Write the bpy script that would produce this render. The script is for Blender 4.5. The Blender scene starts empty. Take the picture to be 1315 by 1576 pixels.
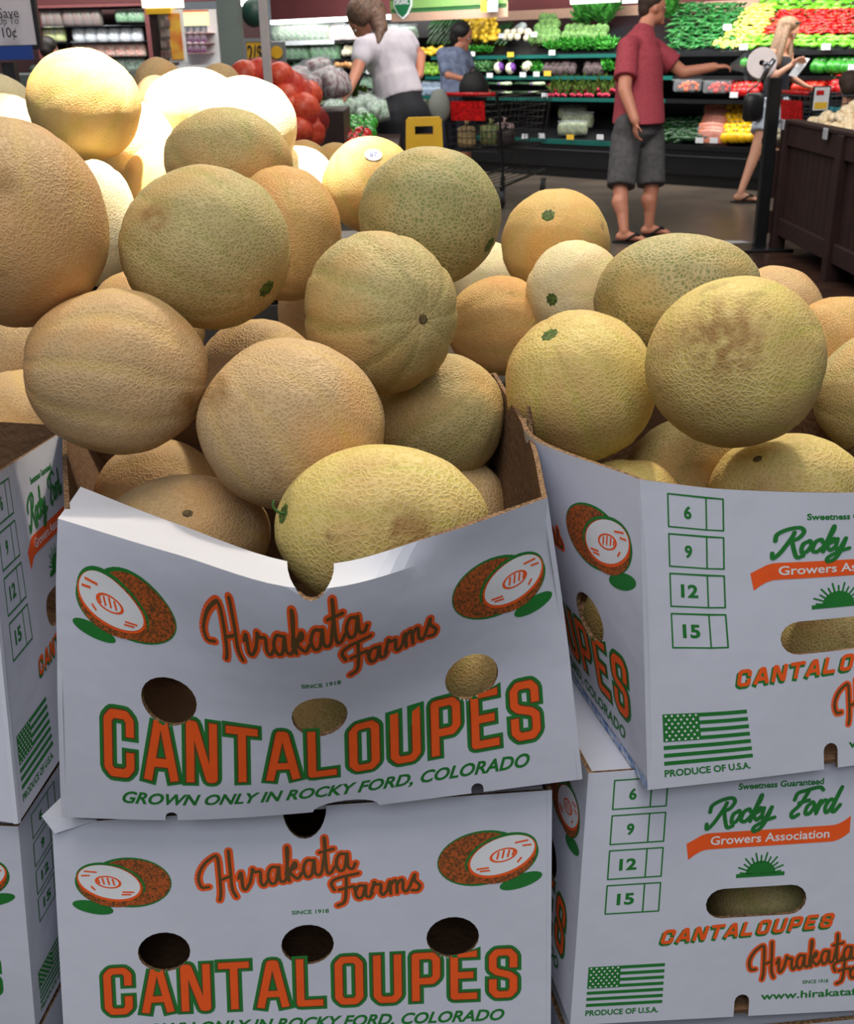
import bpy, bmesh, math, random
import numpy as np
from mathutils import Vector, Matrix, noise
from mathutils.geometry import delaunay_2d_cdt
random.seed(7)
sc = bpy.context.scene
COL = sc.collection
R_ = math.radians

# ------------------------------------------------------------------ camera, light, exposure
FPX, PITCH, ROLL, EYE = 1650.0, math.atan(718/1650.0), 0.0245, 1.45
cd = bpy.data.cameras.new('camera'); cam = bpy.data.objects.new('camera', cd); COL.objects.link(cam)
cd.sensor_fit = 'HORIZONTAL'; cd.sensor_width = 36; cd.lens = 36*FPX/1315; cd.clip_start = .05; cd.clip_end = 200
cam.matrix_world = Matrix.Translation((0, 0, EYE)) @ Matrix.Rotation(math.pi/2-PITCH, 4, 'X') @ Matrix.Rotation(-ROLL, 4, 'Z')
cd.dof.use_dof = True; cd.dof.focus_distance = 1.0; cd.dof.aperture_fstop = cd.lens/1000/0.0019
sc.camera = cam

def mk_light(name, kind, loc, power, color=(1, 1, 1), size=1, size_y=None, target=None, spot=40, blend=.5):
    l = bpy.data.lights.new(name, kind); o = bpy.data.objects.new(name, l); COL.objects.link(o)
    l.energy = power; l.color = color
    if kind == 'AREA':
        l.shape = 'RECTANGLE'; l.size = size; l.size_y = size_y or size
    if kind == 'SPOT':
        l.spot_size = R_(spot); l.spot_blend = blend; l.shadow_soft_size = size
    o.location = loc
    if target is not None:
        o.rotation_euler = (Vector(target)-Vector(loc)).to_track_quat('-Z', 'Y').to_euler()
    return o

w = bpy.data.worlds.new('store_ambient'); sc.world = w; w.use_nodes = True
bg = w.node_tree.nodes['Background']; bg.inputs[0].default_value = (.86, .93, 1, 1); bg.inputs[1].default_value = .20
mk_light('ceiling_light_front', 'AREA', (-.1, .3, 3.9), 38, (1, .93, .80), 1.6, 1.6, (0, 1.0, 1))
mk_light('ceiling_light_behind', 'AREA', (-.3, -1.9, 3.7), 44, (.90, .95, 1), 3.0, 1.6, (0, .8, .9))
mk_light('ceiling_light_middle', 'AREA', (.9, 3.0, 4.0), 40, (1, .90, .74), 1.0, 1.0, (.3, 1.6, 1))
mk_light('ceiling_light_back', 'AREA', (1.2, 5.6, 4.3), 190, (1, .95, .87), 3.5, 2.5, (2.0, 8.6, 0))
mk_light('melon_spotlight', 'SPOT', (-.10, 1.35, 3.7), 1900, (1, .95, .86), .05, None, (-.35, 1.86, 1.33), 17, .5)
mk_light('melon_spotlight_soft', 'SPOT', (.5, 2.9, 3.7), 300, (1, .88, .66), .10, None, (.15, 1.55, 1.2), 40, .8)
sc.view_settings.view_transform = 'Standard'; sc.view_settings.look = 'None'
sc.view_settings.exposure = 0.0; sc.view_settings.gamma = 1.0; sc.view_settings.use_curve_mapping = False

# ------------------------------------------------------------------ helpers
_cp, _sp, _ct, _st = math.cos(PITCH), math.sin(PITCH), math.cos(ROLL), math.sin(ROLL)
def ray(x, y):
    a = (x-657.5)/FPX; b = (y-788)/FPX
    a2 = a*_ct-b*_st; b2 = a*_st+b*_ct
    return Vector((a2, _cp-b2*_sp, -(_sp+b2*_cp)))
def at(x, y, d):                                    # point seen at (x, y) at forward distance d
    return ray(x, y)*d+Vector((0, 0, EYE))
def on_z(x, y, z):
    r = ray(x, y); return r*((z-EYE)/r.z)+Vector((0, 0, EYE))
def on_y(x, y, Y):
    r = ray(x, y); return r*(Y/r.y)+Vector((0, 0, EYE))

def lin(c):
    return tuple(((v/255)/12.92 if v/255 <= .04045 else ((v/255+.055)/1.055)**2.4) for v in c)+(1,)
MATS = {}
def mat(name, col, rough=.6, metal=0, var=0, vscale=20, col2=None, bump=0, bscale=60, emit=0, trans=0, alpha=1, coat=0):
    if name in MATS: return MATS[name]
    m = bpy.data.materials.new(name); m.use_nodes = True; nt = m.node_tree; N = nt.nodes; L = nt.links
    b = N['Principled BSDF']; c = lin(col)
    b.inputs['Base Color'].default_value = c; b.inputs['Roughness'].default_value = rough; b.inputs['Metallic'].default_value = metal
    if coat: b.inputs['Coat Weight'].default_value = coat
    tc = N.new('ShaderNodeTexCoord')
    n = N.new('ShaderNodeTexNoise'); n.inputs['Scale'].default_value = vscale; n.inputs['Detail'].default_value = 4
    L.new(tc.outputs['Object'], n.inputs['Vector'])
    mx = N.new('ShaderNodeMix'); mx.data_type = 'RGBA'
    d = lin(col2) if col2 else tuple(v*(1-var if var else .94) for v in c[:3])+(1,)
    mx.inputs[6].default_value = c; mx.inputs[7].default_value = d
    cr = N.new('ShaderNodeValToRGB'); cr.color_ramp.elements[0].position = .38; cr.color_ramp.elements[1].position = .62
    L.new(n.outputs[0], cr.inputs[0]); L.new(cr.outputs[0], mx.inputs[0]); L.new(mx.outputs[2], b.inputs['Base Color'])
    if bump:
        n2 = N.new('ShaderNodeTexNoise'); n2.inputs['Scale'].default_value = bscale; L.new(tc.outputs['Object'], n2.inputs['Vector'])
        bp = N.new('ShaderNodeBump'); bp.inputs['Strength'].default_value = bump; bp.inputs['Distance'].default_value = .01
        L.new(n2.outputs[0], bp.inputs['Height']); L.new(bp.outputs[0], b.inputs['Normal'])
    if emit:
        b.inputs['Emission Color'].default_value = c; b.inputs['Emission Strength'].default_value = emit
    if trans: b.inputs['Transmission Weight'].default_value = trans
    if alpha < 1: b.inputs['Alpha'].default_value = alpha
    MATS[name] = m; return m

def link(o, parent=None):
    COL.objects.link(o)
    if parent is not None: o.parent = parent
    return o
def tag(o, label=None, cat=None, group=None, kind=None):
    if label: o['label'] = label
    if cat: o['category'] = cat
    if group: o['group'] = group
    if kind: o['kind'] = kind
    return o
def empty(name, loc, label=None, cat=None, group=None, rz=0):
    o = bpy.data.objects.new(name, None); COL.objects.link(o); o.location = loc; o.rotation_euler = (0, 0, rz)
    o.empty_display_size = .05
    return tag(o, label, cat, group)

class MB:
    """collects shapes in world or local coordinates and links them as one mesh object"""
    def __init__(s): s.v = []; s.f = []; s.m = []; s.mats = []; s.cur = 0
    def use(s, m):
        if m not in s.mats: s.mats.append(m)
        s.cur = s.mats.index(m); return s
    def add(s, vs, fs):
        o = len(s.v); s.v += [tuple(v) for v in vs]; s.f += [tuple(i+o for i in f) for f in fs]; s.m += [s.cur]*len(fs); return s
    def box(s, c, size, M=None, bev=0):
        x, y, z = (k/2 for k in size)
        if bev:
            bm = bmesh.new(); bmesh.ops.create_cube(bm, size=1)
            for v in bm.verts: v.co = Vector((v.co.x*2*x, v.co.y*2*y, v.co.z*2*z))
            bmesh.ops.bevel(bm, geom=bm.edges[:], offset=bev, segments=1, affect='EDGES')
            bm.verts.index_update(); vs = [v.co.copy() for v in bm.verts]; fs = [[v.index for v in f.verts] for f in bm.faces]; bm.free()
        else:
            vs = [Vector((a*x, b*y, d*z)) for a in (-1, 1) for b in (-1, 1) for d in (-1, 1)]
            fs = [(0, 1, 3, 2), (4, 6, 7, 5), (0, 4, 5, 1), (2, 3, 7, 6), (0, 2, 6, 4), (1, 5, 7, 3)]
        c = Vector(c)
        if M is not None: vs = [M @ v for v in vs]
        return s.add([v+c for v in vs], fs)
    def hexa(s, p):                                  # 8 corners: bottom 4, top 4
        return s.add(p, [(3, 2, 1, 0), (4, 5, 6, 7), (0, 1, 5, 4), (1, 2, 6, 5), (2, 3, 7, 6), (3, 0, 4, 7)])
    def tube(s, pts, rs, n=8, cap=True, flat=1.0):
        pts = [Vector(p) for p in pts]
        if not isinstance(rs, (list, tuple)): rs = [rs]*len(pts)
        o = len(s.v); up = Vector((0, 0, 1)); px = None
        for i, p in enumerate(pts):
            t = (pts[min(i+1, len(pts)-1)]-pts[max(i-1, 0)])
            t = t.normalized() if t.length > 1e-9 else Vector((0, 0, 1))
            if px is None:
                px = t.cross(up) if abs(t.dot(up)) < .95 else t.cross(Vector((1, 0, 0)))
            px = (px-t*px.dot(t)).normalized(); py = t.cross(px)
            for k in range(n):
                a = 2*math.pi*k/n; s.v.append(tuple(p+px*math.cos(a)*rs[i]+py*math.sin(a)*rs[i]*flat))
        for i in range(len(pts)-1):
            for k in range(n):
                s.f.append((o+i*n+k, o+i*n+(k+1) % n, o+(i+1)*n+(k+1) % n, o+(i+1)*n+k)); s.m.append(s.cur)
        if cap:
            s.f.append(tuple(o+k for k in reversed(range(n)))); s.f.append(tuple(o+(len(pts)-1)*n+k for k in range(n))); s.m += [s.cur]*2
        return s
    def ball(s, c, r, nu=12, nv=8, fn=None, M=None):
        if not isinstance(r, (list, tuple, Vector)): r = (r, r, r)
        c = Vector(c); vs = []; fs = []
        for j in range(nv+1):
            t = math.pi*j/nv
            for i in range(nu):
                a = 2*math.pi*i/nu; u = Vector((math.sin(t)*math.cos(a), math.sin(t)*math.sin(a), math.cos(t)))
                k = fn(t, a, u) if fn else 1
                v = Vector((u.x*r[0]*k, u.y*r[1]*k, u.z*r[2]*k))
                if M is not None: v = M @ v
                vs.append(v+c)
        for j in range(nv):
            for i in range(nu):
                fs.append((j*nu+i, (j+1)*nu+i, (j+1)*nu+(i+1) % nu, j*nu+(i+1) % nu))
        return s.add(vs, fs)
    def lathe(s, prof, n=16, c=(0, 0, 0), M=None):
        c = Vector(c); o = len(s.v)
        for r, z in prof:
            for k in range(n):
                a = 2*math.pi*k/n; v = Vector((r*math.cos(a), r*math.sin(a), z))
                if M is not None: v = M @ v
                s.v.append(tuple(v+c))
        for i in range(len(prof)-1):
            for k in range(n):
                s.f.append((o+i*n+k, o+i*n+(k+1) % n, o+(i+1)*n+(k+1) % n, o+(i+1)*n+k)); s.m.append(s.cur)
        return s
    def mesh(s, name, smooth=False):
        me = bpy.data.meshes.new(name); me.from_pydata(s.v, [], s.f)
        for m in s.mats: me.materials.append(m)
        me.polygons.foreach_set('material_index', s.m)
        if smooth: me.polygons.foreach_set('use_smooth', [True]*len(s.f))
        me.update(); return me
    def build(s, name, parent=None, smooth=False, local=True):
        """vertices are in the parent's frame when local, else in world coordinates"""
        me = s.mesh(name, smooth); o = bpy.data.objects.new(name, me); COL.objects.link(o)
        if parent is not None:
            o.parent = parent
            if not local: o.matrix_parent_inverse = parent.matrix_basis.inverted() if parent.parent is None else (parent.parent.matrix_basis @ parent.matrix_parent_inverse @ parent.matrix_basis).inverted()
        return o

def catmull(pts, n=5, closed=False):
    P = [Vector(p) for p in pts]; out = []
    if closed: P = [P[-1]]+P+[P[0], P[1]]
    else: P = [P[0]*2-P[1]]+P+[P[-1]*2-P[-2]]
    for i in range(1, len(P)-2):
        for k in range(n):
            t = k/n; a, b, c, d = P[i-1:i+3]
            out.append(.5*((2*b)+(c-a)*t+(2*a-5*b+4*c-d)*t*t+(3*b-a-3*c+d)*t**3))
    out.append(P[-2]); return out

# ------------------------------------------------------------------ flat print: lettering and emblems as 2D triangles (millimetres)
def strokes(lines, wd, square=True, ang=12):
    """union of thick polylines -> (verts2d, tris)"""
    polys = []
    h = wd/2
    for L in lines:
        L = [Vector((p[0], p[1])) for p in L]
        closed = (L[0]-L[-1]).length < 1e-6
        for i in range(len(L)-1):
            a, b = L[i], L[i+1]; t = b-a
            if t.length < 1e-6: continue
            t.normalize(); n = Vector((-t.y, t.x))*h
            ea = t*h*.9 if (square and i == 0 and not closed) else Vector((0, 0))
            eb = t*h*.9 if (square and i == len(L)-2 and not closed) else Vector((0, 0))
            polys.append([a-ea-n, b+eb-n, b+eb+n, a-ea+n])
        idx = range(len(L)) if not square else (range(0, len(L)) if closed else range(1, len(L)-1))
        for i in idx:
            if 0 < i < len(L)-1:
                t1 = (L[i]-L[i-1]); t2 = (L[i+1]-L[i])
                if t1.length > 1e-6 and t2.length > 1e-6 and t1.angle(t2) < R_(ang): continue
            polys.append([L[i]+Vector((math.cos(2*math.pi*k/10), math.sin(2*math.pi*k/10)))*h*1.0 for k in range(10)])
    V = []; E = []
    for P in polys:
        o = len(V); V += P; E += [(o+i, o+(i+1) % len(P)) for i in range(len(P))]
    r = delaunay_2d_cdt(V, E, [], 0, 1e-4)
    vs = np.array([[v.x, v.y] for v in r[0]]); fs = np.array([list(f) for f in r[2]])
    c = vs[fs].mean(1); ins = np.zeros(len(c), bool)
    for P in polys:
        A = np.array([[p.x, p.y] for p in P]); B = np.roll(A, -1, 0)
        lo, hi = A.min(0), A.max(0)
        cand = np.where((~ins) & (c >= lo).all(1) & (c <= hi).all(1))[0]
        if not len(cand): continue
        q = c[cand]; cr = (B[None, :, 0]-A[None, :, 0])*(q[:, None, 1]-A[None, :, 1])-(B[None, :, 1]-A[None, :, 1])*(q[:, None, 0]-A[None, :, 0])
        ins[cand[(cr >= -1e-7).all(1)]] = True
    fs = fs[ins]
    return vs.tolist(), fs.tolist()

_tc = {}
def text2d(body, box, bold=0.0, shear=0.0, rot=0.0):
    """built-in font fitted into box = (x0, y0, x1, y1)"""
    key = (body, bold, shear)
    if key not in _tc:
        c = bpy.data.curves.new('t', 'FONT'); c.body = body; c.size = 1; c.offset = bold; c.shear = shear; c.resolution_u = 3
        o = bpy.data.objects.new('t', c); COL.objects.link(o); dg = bpy.context.evaluated_depsgraph_get()
        me = o.evaluated_get(dg).to_mesh(); me.calc_loop_triangles()
        vs = [(v.co.x, v.co.y) for v in me.vertices]; fs = [tuple(t.vertices) for t in me.loop_triangles]
        o.evaluated_get(dg).to_mesh_clear(); bpy.data.objects.remove(o); bpy.data.curves.remove(c)
        _tc[key] = (vs, fs)
    vs, fs = _tc[key]; a = np.array(vs); lo, hi = a.min(0), a.max(0)
    x0, y0, x1, y1 = box
    b = (a-lo)/(hi-lo)*np.array([x1-x0, y1-y0])
    if rot:
        c, s = math.cos(rot), math.sin(rot); b = b @ np.array([[c, s], [-s, c]])
    return (b+np.array([x0, y0])).tolist(), fs

def quad2d(x0, y0, x1, y1, nx=1, ny=1, fn=None):
    vs = [(x0+(x1-x0)*i/nx, y0+(y1-y0)*j/ny) for j in range(ny+1) for i in range(nx+1)]
    if fn: vs = [fn(*v) for v in vs]
    fs = [(j*(nx+1)+i, j*(nx+1)+i+1, (j+1)*(nx+1)+i+1, (j+1)*(nx+1)+i) for j in range(ny) for i in range(nx)]
    return vs, fs
def ell2d(cx, cy, a, b, rot=0, n=36, rings=4, inner=0.0):
    vs = []; fs = []; c, s = math.cos(rot), math.sin(rot); rings_ = rings
    for j in range(rings_+1):
        k = inner+(1-inner)*j/rings_
        if k == 0: k = .001
        for i in range(n):
            t = 2*math.pi*i/n; x = a*k*math.cos(t); y = b*k*math.sin(t); vs.append((cx+x*c-y*s, cy+x*s+y*c))
    for j in range(rings_):
        for i in range(n):
            fs.append((j*n+i, (j+1)*n+i, (j+1)*n+(i+1) % n, j*n+(i+1) % n))
    return vs, fs
def merge2d(items):
    V = []; Fs = []
    for v, f in items:
        o = len(V); V += list(v); Fs += [tuple(i+o for i in q) for q in f]
    return V, Fs
def xf(p, sx, sy, ox, oy, shear=0, rot=0):
    x = p[0]*sx+p[1]*sy*shear; y = p[1]*sy
    c, s = math.cos(rot), math.sin(rot)
    return (ox+x*c-y*s, oy+x*s+y*c)

# ------------------------------------------------------------------ box artwork
ORANGE = mat('print_orange', (248, 92, 24), .55, var=.06, vscale=60)
GREEN = mat('print_green', (28, 120, 44), .55, var=.10, vscale=60)
DARKP = mat('print_dark_brown', (98, 70, 30), .55, var=.1, vscale=60)
RIND = mat('print_rind', (188, 88, 30), .55, vscale=420, col2=(96, 62, 24))
WHITEP = mat('print_white', (232, 232, 236), .6)
CARD = mat('white_cardboard', (208, 210, 224), .5, var=.05, vscale=9, bump=.12, bscale=25)
KRAFT = mat('kraft_cardboard', (112, 82, 58), .85, var=.18, vscale=30, bump=.3, bscale=140)
FLUTE = mat('cardboard_edge', (150, 116, 84), .9, vscale=320, col2=(96, 70, 48), bump=.5, bscale=400)

BLOCK = {
 'C': [[(.45, .70), (.45, .9), (.36, 1), (.09, 1), (0, .9), (0, .1), (.09, 0), (.36, 0), (.45, .1), (.45, .30)]],
 'A': [[(-.02, 0), (.19, 1), (.29, 1), (.50, 0)], [(.07, .26), (.41, .26)]],
 'N': [[(0, 0), (0, 1), (.08, 1), (.40, 0), (.48, 0), (.48, 1)]],
 'T': [[(-.02, 1), (.50, 1)], [(.24, 1), (.24, 0)]],
 'L': [[(0, 1), (0, 0), (.42, 0)]],
 'O': [[(0, .1), (0, .9), (.09, 1), (.36, 1), (.45, .9), (.45, .1), (.36, 0), (.09, 0), (0, .1)]],
 'U': [[(0, 1), (0, .1), (.09, 0), (.36, 0), (.45, .1), (.45, 1)]],
 'P': [[(0, 0), (0, 1), (.36, 1), (.45, .9), (.45, .5), (.36, .4), (0, .4)]],
 'E': [[(.42, 1), (0, 1), (0, 0), (.42, 0)], [(0, .5), (.34, .5)]],
 'S': [[(.45, .70), (.45, .9), (.36, 1), (.09, 1), (0, .9), (0, .62), (.09, .54), (.36, .46), (.45, .38), (.45, .1), (.36, 0), (.09, 0), (0, .1), (0, .30)]],
}
def block_word(word, x0, x1, y0, y1, adv=.745, shear=0):
    n = len(word); tot = (n-1)*adv+.47; k = (x1-x0)/tot; out = []
    for i, ch in enumerate(word):
        for L in BLOCK[ch]:
            out.append([xf(((i*adv)+p[0], p[1]), k, y1-y0, x0, y0, 0) for p in L])
    if shear: out = [[(p[0]+(p[1]-y0)*shear, p[1]) for p in L] for L in out]
    return out

# cursive names, drawn as pen strokes: baseline 0, small letters 1 high, tall ones 2
def cur_a(x): return [[(x+.62, .92), (x+.25, 1.0), (x, .55), (x+.12, .05), (x+.42, .15), (x+.66, .95), (x+.62, .2), (x+.85, .02), (x+1.05, .3)]]
def cur_r(x): return [[(x-.15, .30), (x+.05, .9), (x+.10, 1.12), (x+.22, .90), (x+.50, .88), (x+.46, .25), (x+.62, .02), (x+.90, .35)]]
HIRAKATA = [[(-.10, .55), (-.50, .62), (-.58, 1.25), (-.20, 1.9), (.35, 2.25), (.62, 2.2), (.60, 1.2), (.52, .1), (.40, -.35)],
            [(1.28, 2.45), (1.22, 1.2), (1.18, .2), (1.34, -.35)], [(.58, .82), (1.22, .95)],
            [(1.62, .72), (1.80, 1.02), (1.78, .15), (1.95, .0), (2.2, .35)]]
HIRAKATA += cur_r(2.35)+cur_a(3.25)
_k = len(HIRAKATA)
HIRAKATA += [[(3.95, .4), (4.22, 1.6), (4.20, 2.0), (4.10, 1.0), (4.08, 0)], [(4.10, .45), (4.5, 1.02), (4.55, .75), (4.2, .52), (4.55, .05), (4.85, .35)]]
HIRAKATA += cur_a(4.95)
HIRAKATA += [[(6.0, .4), (6.3, 1.5), (6.32, 2.1), (6.22, .25), (6.42, .02), (6.7, .35)], [(5.95, 1.32), (6.75, 1.38)]]
HIRAKATA += cur_a(6.8)
HIRAKATA = HIRAKATA[:_k]+[[(q[0]+.3, q[1]) for q in L] for L in HIRAKATA[_k:]]
FARMS = [[(-.05, .95), (-.2, 1.5), (.2, 1.85), (1.5, 2.0)], [(.75, 1.8), (.68, .8), (.52, -.1), (.1, -.32)], [(.25, .92), (1.15, 1.02), (1.2, .8)]]
FARMS += cur_a(1.25)+cur_r(2.35)
FARMS += [[(3.25, .4), (3.42, 1.0), (3.42, .02)], [(3.42, .6), (3.66, 1.0), (3.82, .9), (3.82, .02)], [(3.82, .6), (4.08, 1.0), (4.22, .9), (4.2, .25), (4.4, .02), (4.6, .3)],
          [(4.6, .3), (4.98, 1.25), (4.95, .8), (5.25, .35), (5.1, .0), (4.75, .05)]]
ROCKY = [[(-.45, .15), (-.3, -.25), (.1, .2), (.55, 1.3), (.62, 1.7)], [(-.5, 1.1), (-.5, 1.6), (.1, 1.95), (.9, 2.05), (1.25, 1.7), (1.0, 1.2), (.45, 1.05)], [(.62, 1.05), (.9, .4), (1.3, -.3), (1.7, -.2)],
         [(1.75, .9), (1.45, .7), (1.5, .1), (1.85, .1), (2.05, .6), (1.85, .95), (1.75, .9)],
         [(2.75, .8), (2.6, 1.0), (2.25, .8), (2.22, .2), (2.55, .02), (2.85, .3)],
         [(2.9, .4), (3.3, 1.6), (3.25, 2.0), (3.1, 1.0), (3.0, 0)], [(3.05, .5), (3.5, 1.0), (3.5, .75), (3.15, .5), (3.5, .05), (3.75, .3)],
         [(3.8, .95), (3.85, .2), (4.15, .15), (4.4, .95)], [(4.42, .95), (4.3, .0), (4.0, -.7), (3.55, -.85), (3.5, -.5), (4.2, -.1), (4.9, .1)]]
FORD = [[(.6, .1), (.2, -.1), (.0, .3), (.5, .9), (.85, 1.9)], [(-.1, 1.3), (.0, 1.8), (.6, 1.95), (1.6, 2.1), (2.0, 1.85)], [(.35, 1.0), (1.1, 1.15)],
        [(1.35, .9), (1.1, .6), (1.15, .1), (1.5, .1), (1.7, .6), (1.5, .95), (1.35, .9)],
        [(1.85, .3), (2.1, 1.0), (2.1, .6), (2.02, .02)], [(2.06, .6), (2.4, 1.0), (2.6, .9)],
        [(3.2, .9), (2.85, 1.0), (2.62, .5), (2.8, .02), (3.1, .3), (3.5, 1.9), (3.3, .8), (3.25, .15), (3.5, .02), (3.8, .5)]]
def pen(lines, sx, sy, ox, oy, rot=0, shear=.06):
    return [[xf(p, sx, sy, ox, oy, shear, rot) for p in catmull([(q[0], q[1], 0) for q in L], 4)] for L in lines]

LW, EW, BH = 430.0, 330.0, 250.0
def emblem(cx, cy, s, flip):
    """half melon in front of a whole one over a green leaf shadow, layers of (material, layer, verts, faces)"""
    f = -1 if flip else 1; t = -.42*f
    def e(dx, dy, a, b, rot=0, **k): return ell2d(cx+dx*s*f, cy+dy*s, a*s, b*s, rot*f, **k)
    hull = [e(.13, .05, .83, .60, -.18), e(-.28, .02, .70, .50, -.42)]
    L = [(GREEN, 0, *merge2d([e(-.62, -.50, .42, .15, -.32)]+hull)),
         (RIND, 1, *merge2d([e(.16, .05, .78, .555, -.18)])),
         (RIND, 2, *e(-.25, -.01, .68, .48, -.42)),
         (GREEN, 1.5, *e(-.245, .085, .72, .44, -.42)),
         (ORANGE, 3, *e(-.27, .065, .675, .405, -.42)),
         (WHITEP, 4, *e(-.27, .095, .64, .375, -.42)),
         (ORANGE, 5, *e(-.29, .10, .27, .145, -.30, rings=1, inner=.80)),
         ]
    dash = []
    for (x0, y0, x1, y1) in ((-.40, .20, -.37, .07), (-.30, .20, -.27, .05), (-.20, .16, -.17, .03), (-.49, .19, -.46, .10), (-.74, .40, -.52, .36), (-.80, .30, -.66, .29), (.0, -.16, .20, -.18), (-.02, -.22, .14, -.23), (-.62, .02, -.56, -.06)):
        dash.append([(cx+x0*s*f, cy+y0*s), (cx+x1*s*f, cy+y1*s)])
    L.append((ORANGE, 6, *strokes(dash, .035*s)))
    return L
def long_art():
    A = []
    A.append(('emblem', emblem(LW*.137, BH*.722, 44, False)))
    A.append(('emblem', emblem(LW*.872, BH*.735, 46, True)))
    hk = pen(HIRAKATA, 15.6, 17.5, LW*.315, BH*.655, R_(9))+pen(FARMS, 14.0, 13.0, LW*.565, BH*.60, R_(6))
    A.append(('script_lettering', [(ORANGE, 0, *strokes(hk, 7.6, False)), (DARKP, 1, *strokes(hk, 2.9, False))]))
    A.append(('small_lettering', [(GREEN, 0, *text2d('SINCE 1918', (LW*.475, BH*.555, LW*.55, BH*.572), .02))]))
    cw = block_word('CANTALOUPES', LW*.095, LW*.925, BH*.178, BH*.354, .84)
    A.append(('block_lettering', [(GREEN, 0, *strokes(cw, 14.0)), (DARKP, 1, *strokes(cw, 9.0)), (ORANGE, 2, *strokes(cw, 6.6))]))
    A.append(('slogan_lettering', [(GREEN, 0, *text2d('GROWN ONLY IN ROCKY FORD, COLORADO', (LW*.12, BH*.060, LW*.905, BH*.118), .028, .35))]))
    return A
def flag(x0, y0, x1, y1):
    L = []; n = 13; h = (y1-y0)/n
    for i in range(0, n, 2):
        L.append(quad2d(x0, y1-(i+1)*h, x1, y1-i*h, 8, 1))
    cx = x0+(x1-x0)*.42; L2 = quad2d(x0, y1-7*h, cx, y1, 4, 4)
    st = []
    for r in range(7):
        for c in range(6 if r % 2 == 0 else 5):
            sx = x0+(cx-x0)*((c+.5+(.5 if r % 2 else 0))/6); sy = y1-7*h*(r+.5)/7
            st.append(ell2d(sx, sy, 1.0, 1.0, 0, 5, 1))
    return [(GREEN, 0, *merge2d(L)), (GREEN, 1, *L2), (WHITEP, 2, *merge2d(st))]
def end_art():
    A = []; W, H = EW, BH
    for i, num in enumerate(('6', '9', '12', '15')):
        y1 = H*(.965-.137*i); y0 = y1-H*.112; x0, x1, xm = W*.070, W*.21, W*.168
        fr = [[(x0, y0), (x1, y0), (x1, y1), (x0, y1), (x0, y0)], [(xm, y0), (xm, y1)]]
        wn = 6.5 if len(num) == 1 else 15
        xc = (x0+xm)/2+.5
        A.append(('size_check_box', [(GREEN, 0, *strokes(fr, 1.3, False)), (GREEN, 0, *text2d(num, (xc-wn/2, y0+8, xc+wn/2, y0+19.5), .035))]))
    A.append(('flag', flag(W*.037, H*.072, W*.237, H*.232)))
    A.append(('small_lettering', [(GREEN, 0, *text2d('PRODUCE OF U.S.A.', (W*.037, H*.035, W*.228, H*.058), .03))]))
    A.append(('small_lettering', [(GREEN, 0, *text2d('Sweetness Guaranteed', (W*.40, H*.895, W*.63, H*.920), .03))]))
    rk = pen(ROCKY, 11.2, 12.0, W*.335, H*.765, R_(3), .30)+pen(FORD, 11.2, 12.0, W*.545, H*.780, R_(3), .30)
    A.append(('script_lettering', [(GREEN, 2, *strokes(rk, 3.5, False))]))
    def wave(x, y):
        t = (x-W*.28)/(W*.43); return (x+(-1.5 if t < .01 else 0)*(y-H*.66)/10, y+(-9*(1-t/.12)**2 if t < .12 else 0)+(8*((t-.88)/.12)**2 if t > .88 else 0))
    A.append(('ribbon', [(ORANGE, 0, *quad2d(W*.28, H*.672, W*.71, H*.735, 30, 2, wave)), (WHITEP, 1, *text2d('Growers Association', (W*.335, H*.688, W*.655, H*.722), .015))]))
    sun = [ell2d(W*.475, H*.563, W*.040, H*.052, 0, 24, 2)]
    sv = [(v[0], max(v[1], H*.563)) for v in sun[0][0]]; sun = [(sv, sun[0][1])]
    rays = []
    for k in range(13):
        a = math.pi*(k+.5)/13; c0 = (W*.475, H*.563)
        rays.append([(c0[0]+math.cos(a)*12, c0[1]+math.sin(a)*11), (c0[0]+math.cos(a)*(21 if k % 2 else 18), c0[1]+math.sin(a)*(21 if k % 2 else 18))])
    A.append(('sunburst', [(GREEN, 0, *merge2d(sun+[quad2d(W*.41, H*.553, W*.54, H*.568, 4, 1)])), (GREEN, 0, *strokes(rays, 1.5, False))]))
    cw = block_word('CANTALOUPES', W*.225, W*.675, H*.314, H*.358, .80, .25)
    cw = [[(q[0], q[1]+(q[0]-W*.225)*.05) for q in L] for L in cw]
    gw = [[(p[0]-1.2, p[1]-1.6) for p in L] for L in cw]
    A.append(('block_lettering', [(GREEN, 0, *strokes(gw, 3.9)), (ORANGE, 1, *strokes(cw, 3.1))]))
    hk = pen(HIRAKATA, 11.0, 12.6, W*.485, H*.160, R_(8))+pen(FARMS, 10.5, 10.0, W*.70, H*.125, R_(6))
    A.append(('script_lettering', [(ORANGE, 0, *strokes(hk, 6.0, False)), (DARKP, 1, *strokes(hk, 2.4, False))]))
    A.append(('small_lettering', [(GREEN, 0, *text2d('SINCE 1918', (W*.61, H*.118, W*.68, H*.132), .02))]))
    A.append(('web_lettering', [(GREEN, 0, *text2d('www.hirakatafarms.com', (W*.50, H*.062, W*.93, H*.092), .02))]))
    return A
LONG_ART, END_ART = long_art(), end_art()

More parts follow.
